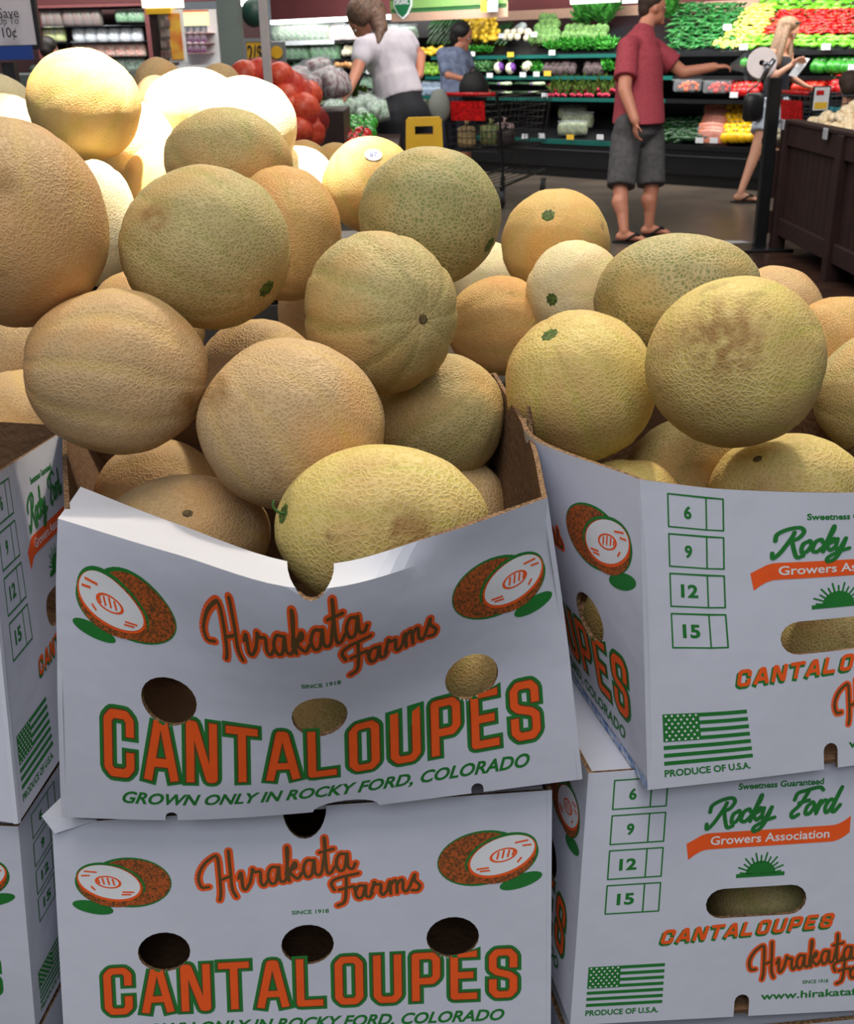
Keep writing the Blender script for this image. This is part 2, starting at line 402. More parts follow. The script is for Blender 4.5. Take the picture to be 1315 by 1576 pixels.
# cut-outs, in millimetres on the panel
def circ(cx, cy, a, b, n=22): return [(cx+a*math.cos(2*math.pi*k/n), cy+b*math.sin(2*math.pi*k/n)) for k in range(n)]
LONG_HOLES = [circ(LW*.213, BH*.425, 23, 21), circ(LW*.505, BH*.425, 23, 21), circ(LW*.80, BH*.425, 23, 21)]
def stadium(x0, x1, yc, r): 
    return [(x1-r+r*math.cos(a), yc+r*math.sin(a)) for a in [(-math.pi/2)+math.pi*k/8 for k in range(9)]]+[(x0+r+r*math.cos(a), yc+r*math.sin(a)) for a in [(math.pi/2)+math.pi*k/8 for k in range(9)]]
END_HOLES = [stadium(EW*.335, EW*.605, BH*.455, 14.5)]
def outline(W, H, top_notch=None, bot=()):
    """counter-clockwise outline with half-round notches"""
    P = [(0, 0)]
    for cx, r, hh in sorted(bot):
        P += [(cx-r, 0)]+[(cx+r*math.cos(a), hh-r+r*math.sin(a)) for a in [math.pi-math.pi*k/6 for k in range(7)]]+[(cx+r, 0)] if hh > r else \
             [(cx+r*math.cos(a), hh*math.sin(a)) for a in [math.pi-math.pi*k/10 for k in range(11)]]
    P += [(W, 0), (W, H)]
    if top_notch:
        cx, r, hh = top_notch
        P += [(cx+r*math.cos(a), H-hh*math.sin(a)) for a in [math.pi*k/12 for k in range(13)]]
    P += [(0, H)]
    return P
LONG_OUT = outline(LW, BH, (LW*.506, 19, 33), ((LW*.215, 5, 9), (LW*.55, 27, 10), (LW*.80, 5, 9)))
END_OUT = outline(EW, BH, None, ((EW*.45, 6.5, 22),))
PLAIN_L, PLAIN_E = outline(LW, BH), outline(EW, BH)

def panel2d(out, holes, W, H, step=12, crease=()):
    def dens(P):
        Q = []
        for i in range(len(P)):
            a, b = Vector(P[i]), Vector(P[(i+1) % len(P)]); n = max(1, int((b-a).length/step))
            Q += [a.lerp(b, k/n) for k in range(n)]
        return Q
    loops = [dens(out)]+[dens(h) for h in holes]
    V = []; E = []
    for L in loops:
        o = len(V); V += L; E += [(o+i, o+(i+1) % len(L)) for i in range(len(L))]
    nb = len(V)
    for cy_ in crease:
        o = len(V); k = int(W/step); V += [Vector((1+(W-2)*i/k, cy_)) for i in range(k+1)]; E += [(o+i, o+i+1) for i in range(k)]
    nb = len(V)
    def inside(x, y, L):
        c = False; n = len(L)
        for i in range(n):
            x1, y1 = L[i]; x2, y2 = L[i-1]
            if (y1 > y) != (y2 > y) and x < (x2-x1)*(y-y1)/(y2-y1)+x1: c = not c
        return c
    def ok(x, y, L0=loops): return inside(x, y, L0[0]) and not any(inside(x, y, h) for h in L0[1:])
    for j in range(1, int(H/step)):
        for i in range(1, int(W/step)):
            x, y = i*step+(.3 if j % 2 else -.3), j*H/int(H/step)
            if ok(x, y) and min((Vector((x, y))-v).length for v in V[:nb]) > step*.45: V.append(Vector((x, y)))
    r = delaunay_2d_cdt(V, E, [], 0, 1e-3)
    fs = []
    for f in r[2]:
        c = sum((r[0][i] for i in f), Vector((0, 0)))/len(f)
        if ok(c.x, c.y): fs.append(tuple(f))
    return [(v.x, v.y) for v in r[0]], fs
_pc = {}
def panel_mesh2d(key, out, holes, W, H):
    if key not in _pc: _pc[key] = panel2d(out, holes, W, H, 12, (H*.90,) if key == 'long' else ())
    return _pc[key]

def grid_face(rows, vs, us):
    """rows[j][i] world points, top row first; vs, us the matching positions; returns F(u, v) smooth through them"""
    def cr(ts, ps, t):
        n = len(ts); k = max(0, min(n-2, sum(1 for q in ts if q <= t)-1))
        t0, t1 = ts[k], ts[k+1]; s = (t-t0)/(t1-t0); p1, p2 = ps[k], ps[k+1]
        if n == 2: return p1.lerp(p2, s)
        m1 = (ps[k+1]-ps[k-1])/(ts[k+1]-ts[k-1]) if k > 0 else (p2-p1)/(t1-t0)
        m2 = (ps[k+2]-ps[k])/(ts[k+2]-ts[k]) if k+2 < n else (p2-p1)/(t1-t0)
        h = t1-t0; s2, s3 = s*s, s*s*s
        return (2*s3-3*s2+1)*p1+(s3-2*s2+s)*h*m1+(-2*s3+3*s2)*p2+(s3-s2)*h*m2
    tv = list(reversed(vs)); rw = list(reversed(rows))
    def F(u, v): return cr(tv, [cr(us, r, u) for r in rw], v)
    return F
def quad_face(bl, br, tr, tl):
    return lambda u, v: (bl.lerp(br, u)).lerp(tl.lerp(tr, u), v)

def normal(F, u, v, out):
    e = .01; a = F(min(u+e, 1), v)-F(max(u-e, 0), v); b = F(u, min(v+e, 1))-F(u, max(v-e, 0))
    n = a.cross(b).normalized(); return n

def make_panel(name, box, F, W, H, key, out, holes, art=None, label=None, thick=.004):
    """F maps (u left to right seen from outside, v up) to the outer skin"""
    v2, f2 = panel_mesh2d(key, out, holes, W, H)
    P = [F(x/W, y/H) for x, y in v2]; Nn = [normal(F, x/W, y/H, 1) for x, y in v2]
    n = len(P); m = MB(); fl_, ca_ = 0, 0
    m.use(CARD).add(P, f2)
    m.use(KRAFT).add([p-q*thick for p, q in zip(P, Nn)], [tuple(reversed(f)) for f in f2])
    cnt = {}
    for f in f2:
        for i in range(len(f)):
            a, b = f[i], f[(i+1) % len(f)]
            cnt[(a, b)] = 1
    m.use(FLUTE); fl_ = m.cur
    for (a, b) in cnt:
        if (b, a) not in cnt:
            m.cur = 0 if (v2[a][0] < .1 and v2[b][0] < .1) or (v2[a][0] > W-.1 and v2[b][0] > W-.1) else fl_
            m.f.append((b, a, a+n, b+n)); m.m.append(m.cur)
    o = m.build(name, box, local=False)
    for poly in o.data.polygons: poly.use_smooth = True
    o.data.set_sharp_from_angle(angle=R_(17))
    if label: o['label'] = label
    if art:
        for nm, layers in art:
            a = MB()
            for mt, lay, vs, fs in layers:
                vs = [(min(max(x, 0), W), min(max(y, 0), H)) for x, y in vs]
                # leave the print out where the card is cut away
                keep = []
                for f in fs:
                    cx = sum(vs[i][0] for i in f)/len(f); cy = sum(vs[i][1] for i in f)/len(f)
                    if key[0] != 'p' and any(((cx-hx)/hr)**2+((cy-hy)/hs)**2 < 1 for hx, hy, hr, hs in CUTS[key]): continue
                    keep.append(f)
                off = .0003+.00016*lay
                pv = []
                for x, y in vs:
                    pv.append(F(x/W, y/H)+normal(F, x/W, y/H, 1)*off)
                a.use(mt).add(pv, keep)
            ch = a.build(nm, None, local=False)
            ch.parent = o; ch.matrix_parent_inverse = (box.matrix_basis @ o.matrix_parent_inverse if False else Matrix.Identity(4))
            # panel vertices live in world coordinates, its own world matrix is identity
    return o
CUTS = {'long': [(LW*.213, BH*.425, 23, 21), (LW*.505, BH*.425, 23, 21), (LW*.80, BH*.425, 23, 21), (LW*.506, BH, 19, 33), (LW*.215, 4, 5, 6), (LW*.80, 4, 5, 6)],
        'end': [(EW*.47, BH*.455, 44, 14.5), (EW*.45, 11, 6.5, 11)]}

def carton(label, corners_b, corners_t, faceF=None, arts=None, bottom=True, group=None, lid=False, floorlift=.0):
    """corners: front-left, front-right, back-right, back-left (world), bottom and top.  faces 0 front, 1 right, 2 back, 3 left"""
    b, t = corners_b, corners_t
    c = sum(b, Vector())/4
    root = empty('cantaloupe_carton', c, label, 'box', group)
    names = ('front_panel', 'right_panel', 'back_panel', 'left_panel')
    for k in range(4):
        j = (k+1) % 4
        F = (faceF or {}).get(k) or quad_face(b[k], b[j], t[j], t[k])
        kind = (arts or {}).get(k)
        L = (b[j]-b[k]).length
        if kind == 'long': make_panel(names[k], root, F, LW, BH, 'long', LONG_OUT, LONG_HOLES, LONG_ART)
        elif kind == 'end': make_panel(names[k], root, F, EW, BH, 'end', END_OUT, END_HOLES, END_ART)
        elif L > .37: make_panel(names[k], root, F, LW, BH, 'plong', PLAIN_L, [])
        else: make_panel(names[k], root, F, EW, BH, 'pend', PLAIN_E, [])
    up = Vector((0, 0, .004)); ins = [p.lerp(c, .012) for p in b]
    m = MB().use(KRAFT); m.hexa([p+up*.3 for p in ins]+[p+up*1.3 for p in ins]); m.build('bottom_panel', root, local=False)
    if lid:
        ct = sum(t, Vector())/4; dn = Vector((0, 0, -.004))
        q = [p.lerp(ct, .03) for p in t]
        for nm, (i0, i1) in (('top_flap', (0, 1)), ('top_flap', (2, 3))):
            m = MB().use(CARD); a0, a1 = q[i0], q[i1]; c0, c1 = q[3-i0] if i0 == 0 else q[1], q[2] if i0 == 0 else q[0]
            h0, h1 = a0.lerp(c0, .36), a1.lerp(c1, .36)
            m.hexa([p+dn*1.9 for p in (a0, a1, h1, h0)]+[p+dn*.9 for p in (a0, a1, h1, h0)]) if i0 == 0 else m.hexa([p+dn*1.9 for p in (a0, a1, h1, h0)]+[p+dn*.9 for p in (a0, a1, h1, h0)])
            m.build(nm, root, local=False)
    return root

def U(x, y, d): return at(x, y, d)
# -- centre top carton (A)
rowsA_px = [
 (1.0, [(124, 749, .895), (272, 806, .862), (474, 868, .79), (668, 825, .764), (843, 766, .805)]),
 (.95, [(107, 774, .856), (270, 828, .823), (474, 887, .767), (670, 844, .768), (846, 787, .811)]),
 (.90, [(89, 798, .818), (268, 852, .785), (474, 906, .745), (671, 862, .772), (849, 808, .817)]),
 (.885, [(88.5, 808, .819), (269, 866, .785), (474, 916, .746), (672, 871, .775), (850, 816, .820)]),
 (.746, [(86, 905, .830), (283, 952, .805), (478, 985, .77), (680, 925, .79), (858, 876, .835)]),
 (.42, [(89, 1050, .848), (290, 1084, .838), (488, 1106, .83), (688, 1052, .845), (877, 1010, .857)]),
 (.15, [(92, 1192, .87), (292, 1210, .865), (491, 1200, .86), (692, 1166, .868), (888, 1130, .872)]),
 (0.0, [(95, 1258, .881), (292, 1262, .878), (492, 1249, .876), (695, 1225, .878), (897, 1199, .881)])]
US = [0, .25, .5, .75, 1]
FA = grid_face([[U(*p) for p in r] for _, r in rowsA_px], [v for v, _ in rowsA_px], US)
A_b = [FA(0, 0), FA(1, 0), FA(1, 0)+Vector((-.060, .39, -.005)), FA(0, 0)+Vector((.035, .39, 0))]
A_t = [U(89, 798, .818)+Vector((0, 0, .0)), FA(1, 1), U(764, 574, 1.16), U(98, 636, 1.13)]
zA = min(p.z for p in A_b)
FAleft = grid_face([[A_t[3], U(96, 700, .98), FA(0, .93)], [A_t[3].lerp(A_b[3], .5)+Vector((-.0, 0, 0)), A_t[3].lerp(A_b[3], .5).lerp(FA(0, .5), .5), FA(0, .5)], [A_b[3], A_b[3].lerp(FA(0, 0), .5), FA(0, 0)]], [1, .5, 0], [0, .5, 1])
FAright = grid_face([[FA(1, 1), U(818, 668, .97), A_t[2]], [FA(1, .5), FA(1, .5).lerp(A_t[2].lerp(A_b[2], .5), .5), A_t[2].lerp(A_b[2], .5)], [FA(1, 0), FA(1, 0).lerp(A_b[2], .5), A_b[2]]], [1, .5, 0], [0, .5, 1])
boxA = carton('open white carton in the centre, front sagging in a V at its notch', A_b, A_t, {0: FA, 3: FAleft, 1: FAright}, {0: 'long'})
# -- centre lower carton (B)
B_t = [U(80, 1268, .905), U(850, 1216, .900)]; B_b = [U(100, 1622, .925), U(848, 1592, .925)]
off = Vector((-.02, .34, 0))
B_t += [B_t[1]+off, B_t[0]+off]; B_b += [B_b[1]+off, B_b[0]+off]
boxB = carton('closed white cantaloupe carton right under the centre open one', B_b, B_t, None, {0: 'long'}, lid=True)
# -- right upper carton (C)
C_fl_t, C_fl_b = U(985, 738, .845), U(997, 1216, .888)
ex = Vector((math.cos(R_(13)), math.sin(R_(-1)), 0))
rC = [[C_fl_t, U(1116, 753, .862), U(1315, 758, .885), U(1560, 748, .915)], [U(993, 968, .868), U(1122, 970, .878), U(1315, 954, .90), U(1570, 925, .93)], [C_fl_b, U(1150, 1199, .90), U(1315, 1178, .915), U(1585, 1140, .945)]]
FCf = grid_face(rC, [1, .5, 0], [0, .215, .515, 1])
cb = FCf(0, 0); ct_ = FCf(0, 1)
lt = [ct_+Vector((-.050, .40, .0)), ct_+Vector((-.060, .25, .0)), U(812, 668, .955), ct_]
lb = [cb+Vector((-.085, .415, 0)), cb+Vector((-.060, .28, 0)), cb+Vector((-.032, .14, 0)), cb]
lm = [(a+b)/2 for a, b in zip(lt, lb)]
FCl = grid_face([lt, lm, lb], [1, .5, 0], [0, .33, .66, 1])
C_b = [cb, FCf(1, 0), FCf(1, 0)+(lb[0]-cb), lb[0]]; C_t = [ct_, FCf(1, 1), FCf(1, 1)+(lt[0]-ct_), lt[0]]
boxC = carton('open white cantaloupe carton at upper right, its numbered end panel facing forward', C_b, C_t, {0: FCf, 3: FCl}, {0: 'end', 3: 'long'})
tp_ = MB().use(mat('blue_tape', (70, 124, 196), .5, vscale=150, col2=(206, 214, 230)))
for i in range(14):
    u0, u1 = .25+.75*i/14, .25+.75*(i+1)/14
    q_ = [FCl(u0, .002), FCl(u1, .002), FCl(u1, .035), FCl(u0, .035)]; nn_ = normal(FCl, u0, .02, 1)*.0006; tp_.add([v+nn_ for v in q_], [(0, 1, 2, 3)])
tp_.build('blue_tape', boxC, local=False)
# -- right lower carton (D)
D_t = [U(906, 1190, .905), U(1478, 1150, .94)]; D_b = [U(878, 1578, .930), U(1450, 1548, .965)]
offd = Vector((-.075, .41, 0))
D_t += [D_t[1]+offd, D_t[0]+offd]; D_b += [D_b[1]+offd, D_b[0]+offd]
boxD = carton('closed white cantaloupe carton at lower right with sunburst and ribbon print, under the open one', D_b, D_t, None, {0: 'end', 3: 'long'}, lid=True)
# -- left upper carton (E) shows its end panel obliquely
E_nb, E_nt = U(28, 1268, .874), U(-25, 742, .865)
E_fb, E_ft = E_nb+Vector((.030, .327, 0)), U(110, 655, 1.15)
o2 = Vector((-.42, .10, 0))
E_b = [E_nb+o2, E_nb, E_fb, E_fb+o2]; E_t = [E_nt+o2, E_nt, E_ft, E_ft+o2]
boxE = carton('open white carton cut by the left edge, flag panel turned to the centre', E_b, E_t, None, {0: 'long', 1: 'end'})
# -- left lower carton (F)
F_rt, F_rb = U(28, 1272, .885), U(55, 1585, .925)
F_bt, F_bb = F_rt+Vector((.035, .328, 0)), F_rb+Vector((.035, .328, 0))
F_b = [F_rb+Vector((-.42, .04, 0)), F_rb, F_bb, F_bb+Vector((-.42, .04, 0))]; F_t = [F_rt+Vector((-.42, .04, 0)), F_rt, F_bt, F_bt+Vector((-.42, .04, 0))]
boxF = carton('closed white cantaloupe carton at lower left edge, under the open left one', F_b, F_t, None, {0: 'long', 1: 'end'}, lid=True)
# torn corner of carton B's flap that pokes out at the left
m = MB().use(CARD); p = [U(64, 1256, .90), U(96, 1225, .93), U(150, 1262, .903), U(84, 1283, .900)]
q = [v+Vector((0, .004, -.003)) for v in p]
m.add(p+q, [(0, 1, 2, 3), (7, 6, 5, 4), (0, 4, 5, 1), (1, 5, 6, 2), (2, 6, 7, 3), (3, 7, 4, 0)]); m.build('corner_flap', boxB, local=False)
# third tier below the frame and the pallet that carries everything
for lab, bb in (('plain carton bottoming the centre stack', B_b), ('plain carton bottoming the right stack', D_b), ('plain carton bottoming the left stack', F_b)):
    z1 = min(p.z for p in bb)-.006
    c = sum(bb, Vector())/4
    tp = [Vector((p.x, p.y, z1)) for p in bb]; bt = [Vector((p.x+(c.x-p.x)*.02, p.y+(c.y-p.y)*.02, .16 if False else z1-.24)) for p in bb]
    carton(lab, bt, tp, lid=True)
zbase = z1-.25
WOOD = mat('pallet_wood', (150, 116, 80), .8, var=.3, vscale=14)
DW = mat('dark_display_wood', (52, 30, 24), .5, var=.3, vscale=8)
root = empty('display_table', (-.1, 1.9, 0), 'dark wooden display table carrying the cartons and the melon pile', 'table')
m = MB().use(DW); m.box((-.35, 1.55, .33), (2.6, 1.95, .10)); m.build('table_top', root, local=False)
for x in (-1.6, .9):
    for y in (.65, 2.45):
        MB().use(DW).box((x, y, .14), (.09, .09, .28)).build('leg', root, local=False)

# dark risers behind the front cartons, under the pile
def riser(lab, x0, x1, y0, y1, z0, z1):
    r = empty('display_riser', ((x0+x1)/2, (y0+y1)/2, z0), lab, 'platform')
    MB().use(DW).box(((x0+x1)/2, (y0+y1)/2, z1-.01), (x1-x0, y1-y0, .02)).build('top_board', r, local=False)
    for i in range(5):
        z = z0+.02+(z1-z0-.06)*(i+.5)/5; h = (z1-z0-.06)/5*.9
        for y in (y0+.01, y1-.01): MB().use(DW).box(((x0+x1)/2, y, z), (x1-x0-.04, .018, h)).build('slat', r, local=False)
        for x in (x0+.01, x1-.01): MB().use(DW).box((x, (y0+y1)/2, z), (.018, y1-y0, h)).build('slat', r, local=False)
    return r
DW_, DW = DW, mat('riser_gap_shade_wood', (24, 18, 16), .8, var=.3, vscale=8)  # blackened so gaps stay dark under the spotlight: shade put into the colour
riser('low dark slatted riser under the front of the left melon pile', -1.05, -.02, 1.34, 1.60, .385, .96)
riser('middle dark slatted riser under the left melon pile', -1.05, -.02, 1.62, 2.02, .385, 1.14)
riser('high dark slatted riser under the back of the left melon pile', -1.10, -.40, 2.04, 2.78, .385, 1.26)
riser('dark slatted riser under the two rearmost low melons', -.38, -.02, 2.04, 2.55, .385, 1.10)
riser('dark slatted riser under the right melon pile', .03, .80, 1.30, 1.72, .385, .985)

DW = DW_
# ------------------------------------------------------------------ melons
def melon_mat(name, net, ground, patch, pamt=.5, scale=270, netw=.20, sut=None):
    m = bpy.data.materials.new(name); m.use_nodes = True; nt = m.node_tree; N = nt.nodes; L = nt.links
    b = N['Principled BSDF']; b.inputs['Roughness'].default_value = .62; b.inputs['Specular IOR Level'].default_value = .35
    tc = N.new('ShaderNodeTexCoord'); oi = N.new('ShaderNodeObjectInfo')
    off = N.new('ShaderNodeVectorMath'); off.operation = 'ADD'
    L.new(tc.outputs['Object'], off.inputs[0]); L.new(oi.outputs['Location'], off.inputs[1])
    def noise_(sc_, det=3, src=off.outputs[0]):
        n = N.new('ShaderNodeTexNoise'); n.inputs['Scale'].default_value = sc_; n.inputs['Detail'].default_value = det; L.new(src, n.inputs['Vector']); return n
    def ramp(src, p0, p1, c0=(0, 0, 0, 1), c1=(1, 1, 1, 1)):
        r = N.new('ShaderNodeValToRGB'); r.color_ramp.elements[0].position = p0; r.color_ramp.elements[1].position = p1
        r.color_ramp.elements[0].color = c0; r.color_ramp.elements[1].color = c1; L.new(src, r.inputs[0]); return r
    def mix(f, a, c, blend='MIX'):
        x = N.new('ShaderNodeMix'); x.data_type = 'RGBA'; x.blend_type = blend
        for s, k in ((f, 0), (a, 6), (c, 7)):
            if hasattr(s, 'is_linked') or hasattr(s, 'links'): L.new(s, x.inputs[k])
            else: x.inputs[k].default_value = s
        return x.outputs[2]
    # wobble the coordinates so the netting is irregular
    wn = noise_(70, 2); sub = N.new('ShaderNodeVectorMath'); sub.operation = 'MULTIPLY_ADD'
    L.new(wn.outputs[1], sub.inputs[0]); sub.inputs[1].default_value = (.007,)*3; L.new(off.outputs[0], sub.inputs[2])
    vo = N.new('ShaderNodeTexVoronoi'); vo.feature = 'DISTANCE_TO_EDGE'; vo.inputs['Scale'].default_value = scale; L.new(sub.outputs[0], vo.inputs['Vector'])
    vo2 = N.new('ShaderNodeTexVoronoi'); vo2.feature = 'DISTANCE_TO_EDGE'; vo2.inputs['Scale'].default_value = scale*1.9; L.new(sub.outputs[0], vo2.inputs['Vector'])
    r1 = ramp(vo.outputs[0], .02, netw+.10, (1, 1, 1, 1), (0, 0, 0, 1)); r2 = ramp(vo2.outputs[0], .02, netw+.06, (1, 1, 1, 1), (0, 0, 0, 1))
    mx = N.new('ShaderNodeMath'); mx.operation = 'MAXIMUM'; sc2 = N.new('ShaderNodeMath'); sc2.operation = 'MULTIPLY'; sc2.inputs[1].default_value = .45
    L.new(r2.outputs[0], sc2.inputs[0]); L.new(r1.outputs[0], mx.inputs[0]); L.new(sc2.outputs[0], mx.inputs[1])
    dens = ramp(noise_(9).outputs[0], .30, .60, (.55,)*3+(1,), (1, 1, 1, 1))
    nm = N.new('ShaderNodeMath'); nm.operation = 'MULTIPLY'; L.new(mx.outputs[0], nm.inputs[0]); L.new(dens.outputs[0], nm.inputs[1])
    pn = ramp(noise_(11, 2).outputs[0], .52-.12*pamt, .72-.12*pamt)
    g = mix(pn.outputs[0], lin(ground), lin(patch))
    at_ = N.new('ShaderNodeAttribute'); at_.attribute_name = 'suture'
    sm = N.new('ShaderNodeMath'); sm.operation = 'MULTIPLY'; sm.inputs[1].default_value = .75; L.new(at_.outputs['Fac'], sm.inputs[0])
    g = mix(sm.outputs[0], g, lin(sut or tuple(v*k for v, k in zip(ground, (.86, .98, .66)))))
    n2 = mix(pn.outputs[0], lin(net), lin(tuple((a+b_)/2 for a, b_ in zip(net, patch))))
    nf = N.new('ShaderNodeMath'); nf.operation = 'MULTIPLY'; nf.inputs[1].default_value = .85; L.new(nm.outputs[0], nf.inputs[0])
    c = mix(nf.outputs[0], g, n2)
    spot = ramp(noise_(34, 2).outputs[0], .66, .75); rr = ramp(noise_(5, 1).outputs[0], .5, .62)
    sp = N.new('ShaderNodeMath'); sp.operation = 'MULTIPLY'; L.new(spot.outputs[0], sp.inputs[0]); L.new(rr.outputs[0], sp.inputs[1])
    sp2 = N.new('ShaderNodeMath'); sp2.operation = 'MULTIPLY'; sp2.inputs[1].default_value = .55; L.new(sp.outputs[0], sp2.inputs[0])
    c = mix(sp2.outputs[0], c, lin((128, 92, 58)))
    at2 = N.new('ShaderNodeAttribute'); at2.attribute_name = 'bruise'
    c = mix(at2.outputs['Fac'], c, lin((158, 118, 68)))
    L.new(c, b.inputs['Base Color'])
    bp = N.new('ShaderNodeBump'); bp.inputs['Strength'].default_value = .55; bp.inputs['Distance'].default_value = .0012
    L.new(nm.outputs[0], bp.inputs['Height']); L.new(bp.outputs[0], b.inputs['Normal'])
    return m
MM = {
 't': melon_mat('melon_rind_tan', (214, 182, 140), (186, 152, 106), (206, 156, 100), .7, sut=(206, 172, 84)),
 'n': melon_mat('melon_rind_dark_net', (212, 188, 140), (118, 126, 74), (176, 150, 88), .3, 215, .22),
 'g': melon_mat('melon_rind_green', (210, 186, 136), (160, 148, 92), (198, 158, 98), .5),
 'y': melon_mat('melon_rind_yellow', (226, 204, 142), (204, 178, 92), (200, 158, 100), .45, 215),
 'o': melon_mat('melon_rind_orange', (216, 178, 120), (196, 152, 88), (204, 146, 82), .6, 290),
 'p': melon_mat('melon_rind_glare_pale', (234, 218, 184), (218, 200, 150), (228, 196, 140), .5),  # lightened so spotlit melons look overexposed; glare put into the rind colour
 's': melon_mat('melon_rind_smooth_gold', (226, 194, 132), (216, 176, 104), (220, 164, 88), .6, 320, .12),
}
SCAR = mat('stem_scar_green', (92, 118, 44), .7, vscale=300, col2=(58, 70, 30), bump=.3)
SCARB = mat('blossom_scar_brown', (112, 92, 58), .8, vscale=300, col2=(72, 60, 36))
TENDRIL = mat('vine_tendril', (60, 98, 34), .6)
STICK = mat('sticker_white', (226, 228, 234), .5)
STICKP = mat('sticker_ink', (84, 96, 160), .5)
fwd = (_cp*0, ) and Vector((0, _cp, -_sp)); upv = Vector((0, _sp, _cp)); rgt = Vector((1, 0, 0))

def melon(idn, px, py, rx, ry, d, kind, label, axis=None, scar=None, ribs=.010, bruise=None, sticker=None, nu=64, nv=40):
    """axis: pixel under the stem end (front side), or a vector in right/up/toward-camera terms"""
    rnd = random.Random(idn*13+5)
    if idn == 2: d = .86
    C = at(px, py, d); sx, sy = rx*d/FPX, ry*d/FPX; sm = (sx+sy)/2*(.86 if idn == 2 else 1)
    def where(p):
        p = C+p-Vector((0, 0, EYE)); dd = p.dot(fwd); a_, b_ = p.x/dd, -p.dot(upv)/dd
        return 657.5+FPX*(a_*_ct+b_*_st), 788+FPX*(-a_*_st+b_*_ct)
    def unproj(x_, y_):                              # unit direction whose surface point falls on that pixel
        X, Y = (x_-px)/rx, -(y_-py)/ry
        for _ in range(10):
            h = math.hypot(X, Y)
            if h > .985: X, Y = X/h*.985, Y/h*.985
            ix, iy = where(rgt*(X*sx)+upv*(Y*sy)-fwd*(math.sqrt(1-X*X-Y*Y)*sm)); X -= .8*(ix-x_)/rx; Y += .8*(iy-y_)/ry
        h = math.hypot(X, Y)
        if h > .985: X, Y = X/h*.985, Y/h*.985
        return Vector((X, Y, math.sqrt(1-X*X-Y*Y)))
    if axis is None: a = Vector((rnd.uniform(-1, 1), rnd.uniform(-.6, 1), rnd.uniform(-.8, .2)))
    elif len(axis) == 2:
        a = unproj(*axis)
    else: a = Vector(axis)
    a.normalize(); q = Vector((0, 0, 1)).rotation_difference(a).to_matrix()
    vs = []; fs = []; sut = []; br = []
    ph = rnd.uniform(0, 6.28); S = 10
    def pt(t, p, k=1.0):
        lat = math.sin(t); s = abs(math.sin((p+ph)*S/2+.25*math.sin(3*t+ph)))
        groove = math.exp(-(s/.32)**2)*lat
        u = Vector((lat*math.cos(p), lat*math.sin(p), math.cos(t)))
        nz = noise.noise(u*1.6+Vector((idn*3.1, 0, 0)))*.035+noise.noise(u*4+Vector((0, idn*1.7, 0)))*.010
        dimp = -.035*math.exp(-(t/.17)**2)-.012*math.exp(-((math.pi-t)/.14)**2)
        r = (1+nz-ribs*groove*1.6+ribs*.5+dimp)*k
        e = q @ (u*r)
        return rgt*(e.x*sx)+upv*(e.y*sy)-fwd*(e.z*sm), groove, e
    for j in range(nv+1):
        t = math.pi*j/nv
        for i in range(nu):
            v, g, e = pt(t, 2*math.pi*i/nu)
            vs.append(v); sut.append(g)
            bv = 0
            if bruise:
                bx, by, brd = bruise; ex, ey = where(v)
                if e.z > 0: bv = max(0, 1-(((ex-bx)/brd)**2+((ey-by)/brd)**2))*(.55+.9*noise.noise(e*9))
            br.append(max(0, min(.9, bv*1.3)))
    for j in range(nv):
        for i in range(nu): fs.append((j*nu+i, (j+1)*nu+i, (j+1)*nu+(i+1) % nu, j*nu+(i+1) % nu))
    me = bpy.data.meshes.new('cantaloupe'); me.from_pydata([tuple(v) for v in vs], [], fs); me.materials.append(MM[kind])
    me.polygons.foreach_set('use_smooth', [True]*len(fs))
    me.attributes.new('suture', 'FLOAT', 'POINT').data.foreach_set('value', sut)
    me.attributes.new('bruise', 'FLOAT', 'POINT').data.foreach_set('value', br)
    bm_ = bmesh.new(); bm_.from_mesh(me); bmesh.ops.remove_doubles(bm_, verts=bm_.verts, dist=1e-6); bmesh.ops.recalc_face_normals(bm_, faces=bm_.faces); bm_.to_mesh(me); bm_.free()
    o = bpy.data.objects.new('cantaloupe', me); COL.objects.link(o); o.location = C
    tag(o, label, 'melon', 'cantaloupes in the display')
    def cap(name, mt, ang, sgn, lift):
        m = MB().use(mt); n = 16
        ring = []
        for rr_, k in ((0.02, 1.0), (.55, 1.0), (.85, 1.0), (1, .998)):
            for i in range(n):
                t = ang*rr_*(1+.12*math.sin(3*i+idn)); t = t if sgn > 0 else math.pi-t
                v, _, _ = pt(t, 2*math.pi*i/n*sgn, k+lift*(1 if rr_ < .9 else -.1)); ring.append(v)
        f = [(j*n+i, (j+1)*n+i, (j+1)*n+(i+1) % n, j*n+(i+1) % n) for j in range(3) for i in range(n)]+[tuple(range(n))]
        m.add(ring, f); return m.build(name, o, True)
    if scar == 'g': cap('stem_scar', SCAR, .125, 1, .006)
    elif scar == 'b': cap('blossom_scar', SCARB, .07, 1, .004)
    elif scar == 't':
        cap('stem_scar', SCAR, .13, 1, .006)
        v, _, e = pt(.05, 0, 1.0); n0 = v.normalized()
        MB().use(TENDRIL).tube(catmull([v, v+n0*.006, v+n0*.010+upv*.004, v+n0*.009+upv*.009], 4), .0012, 6).build('vine_tendril', o, True)
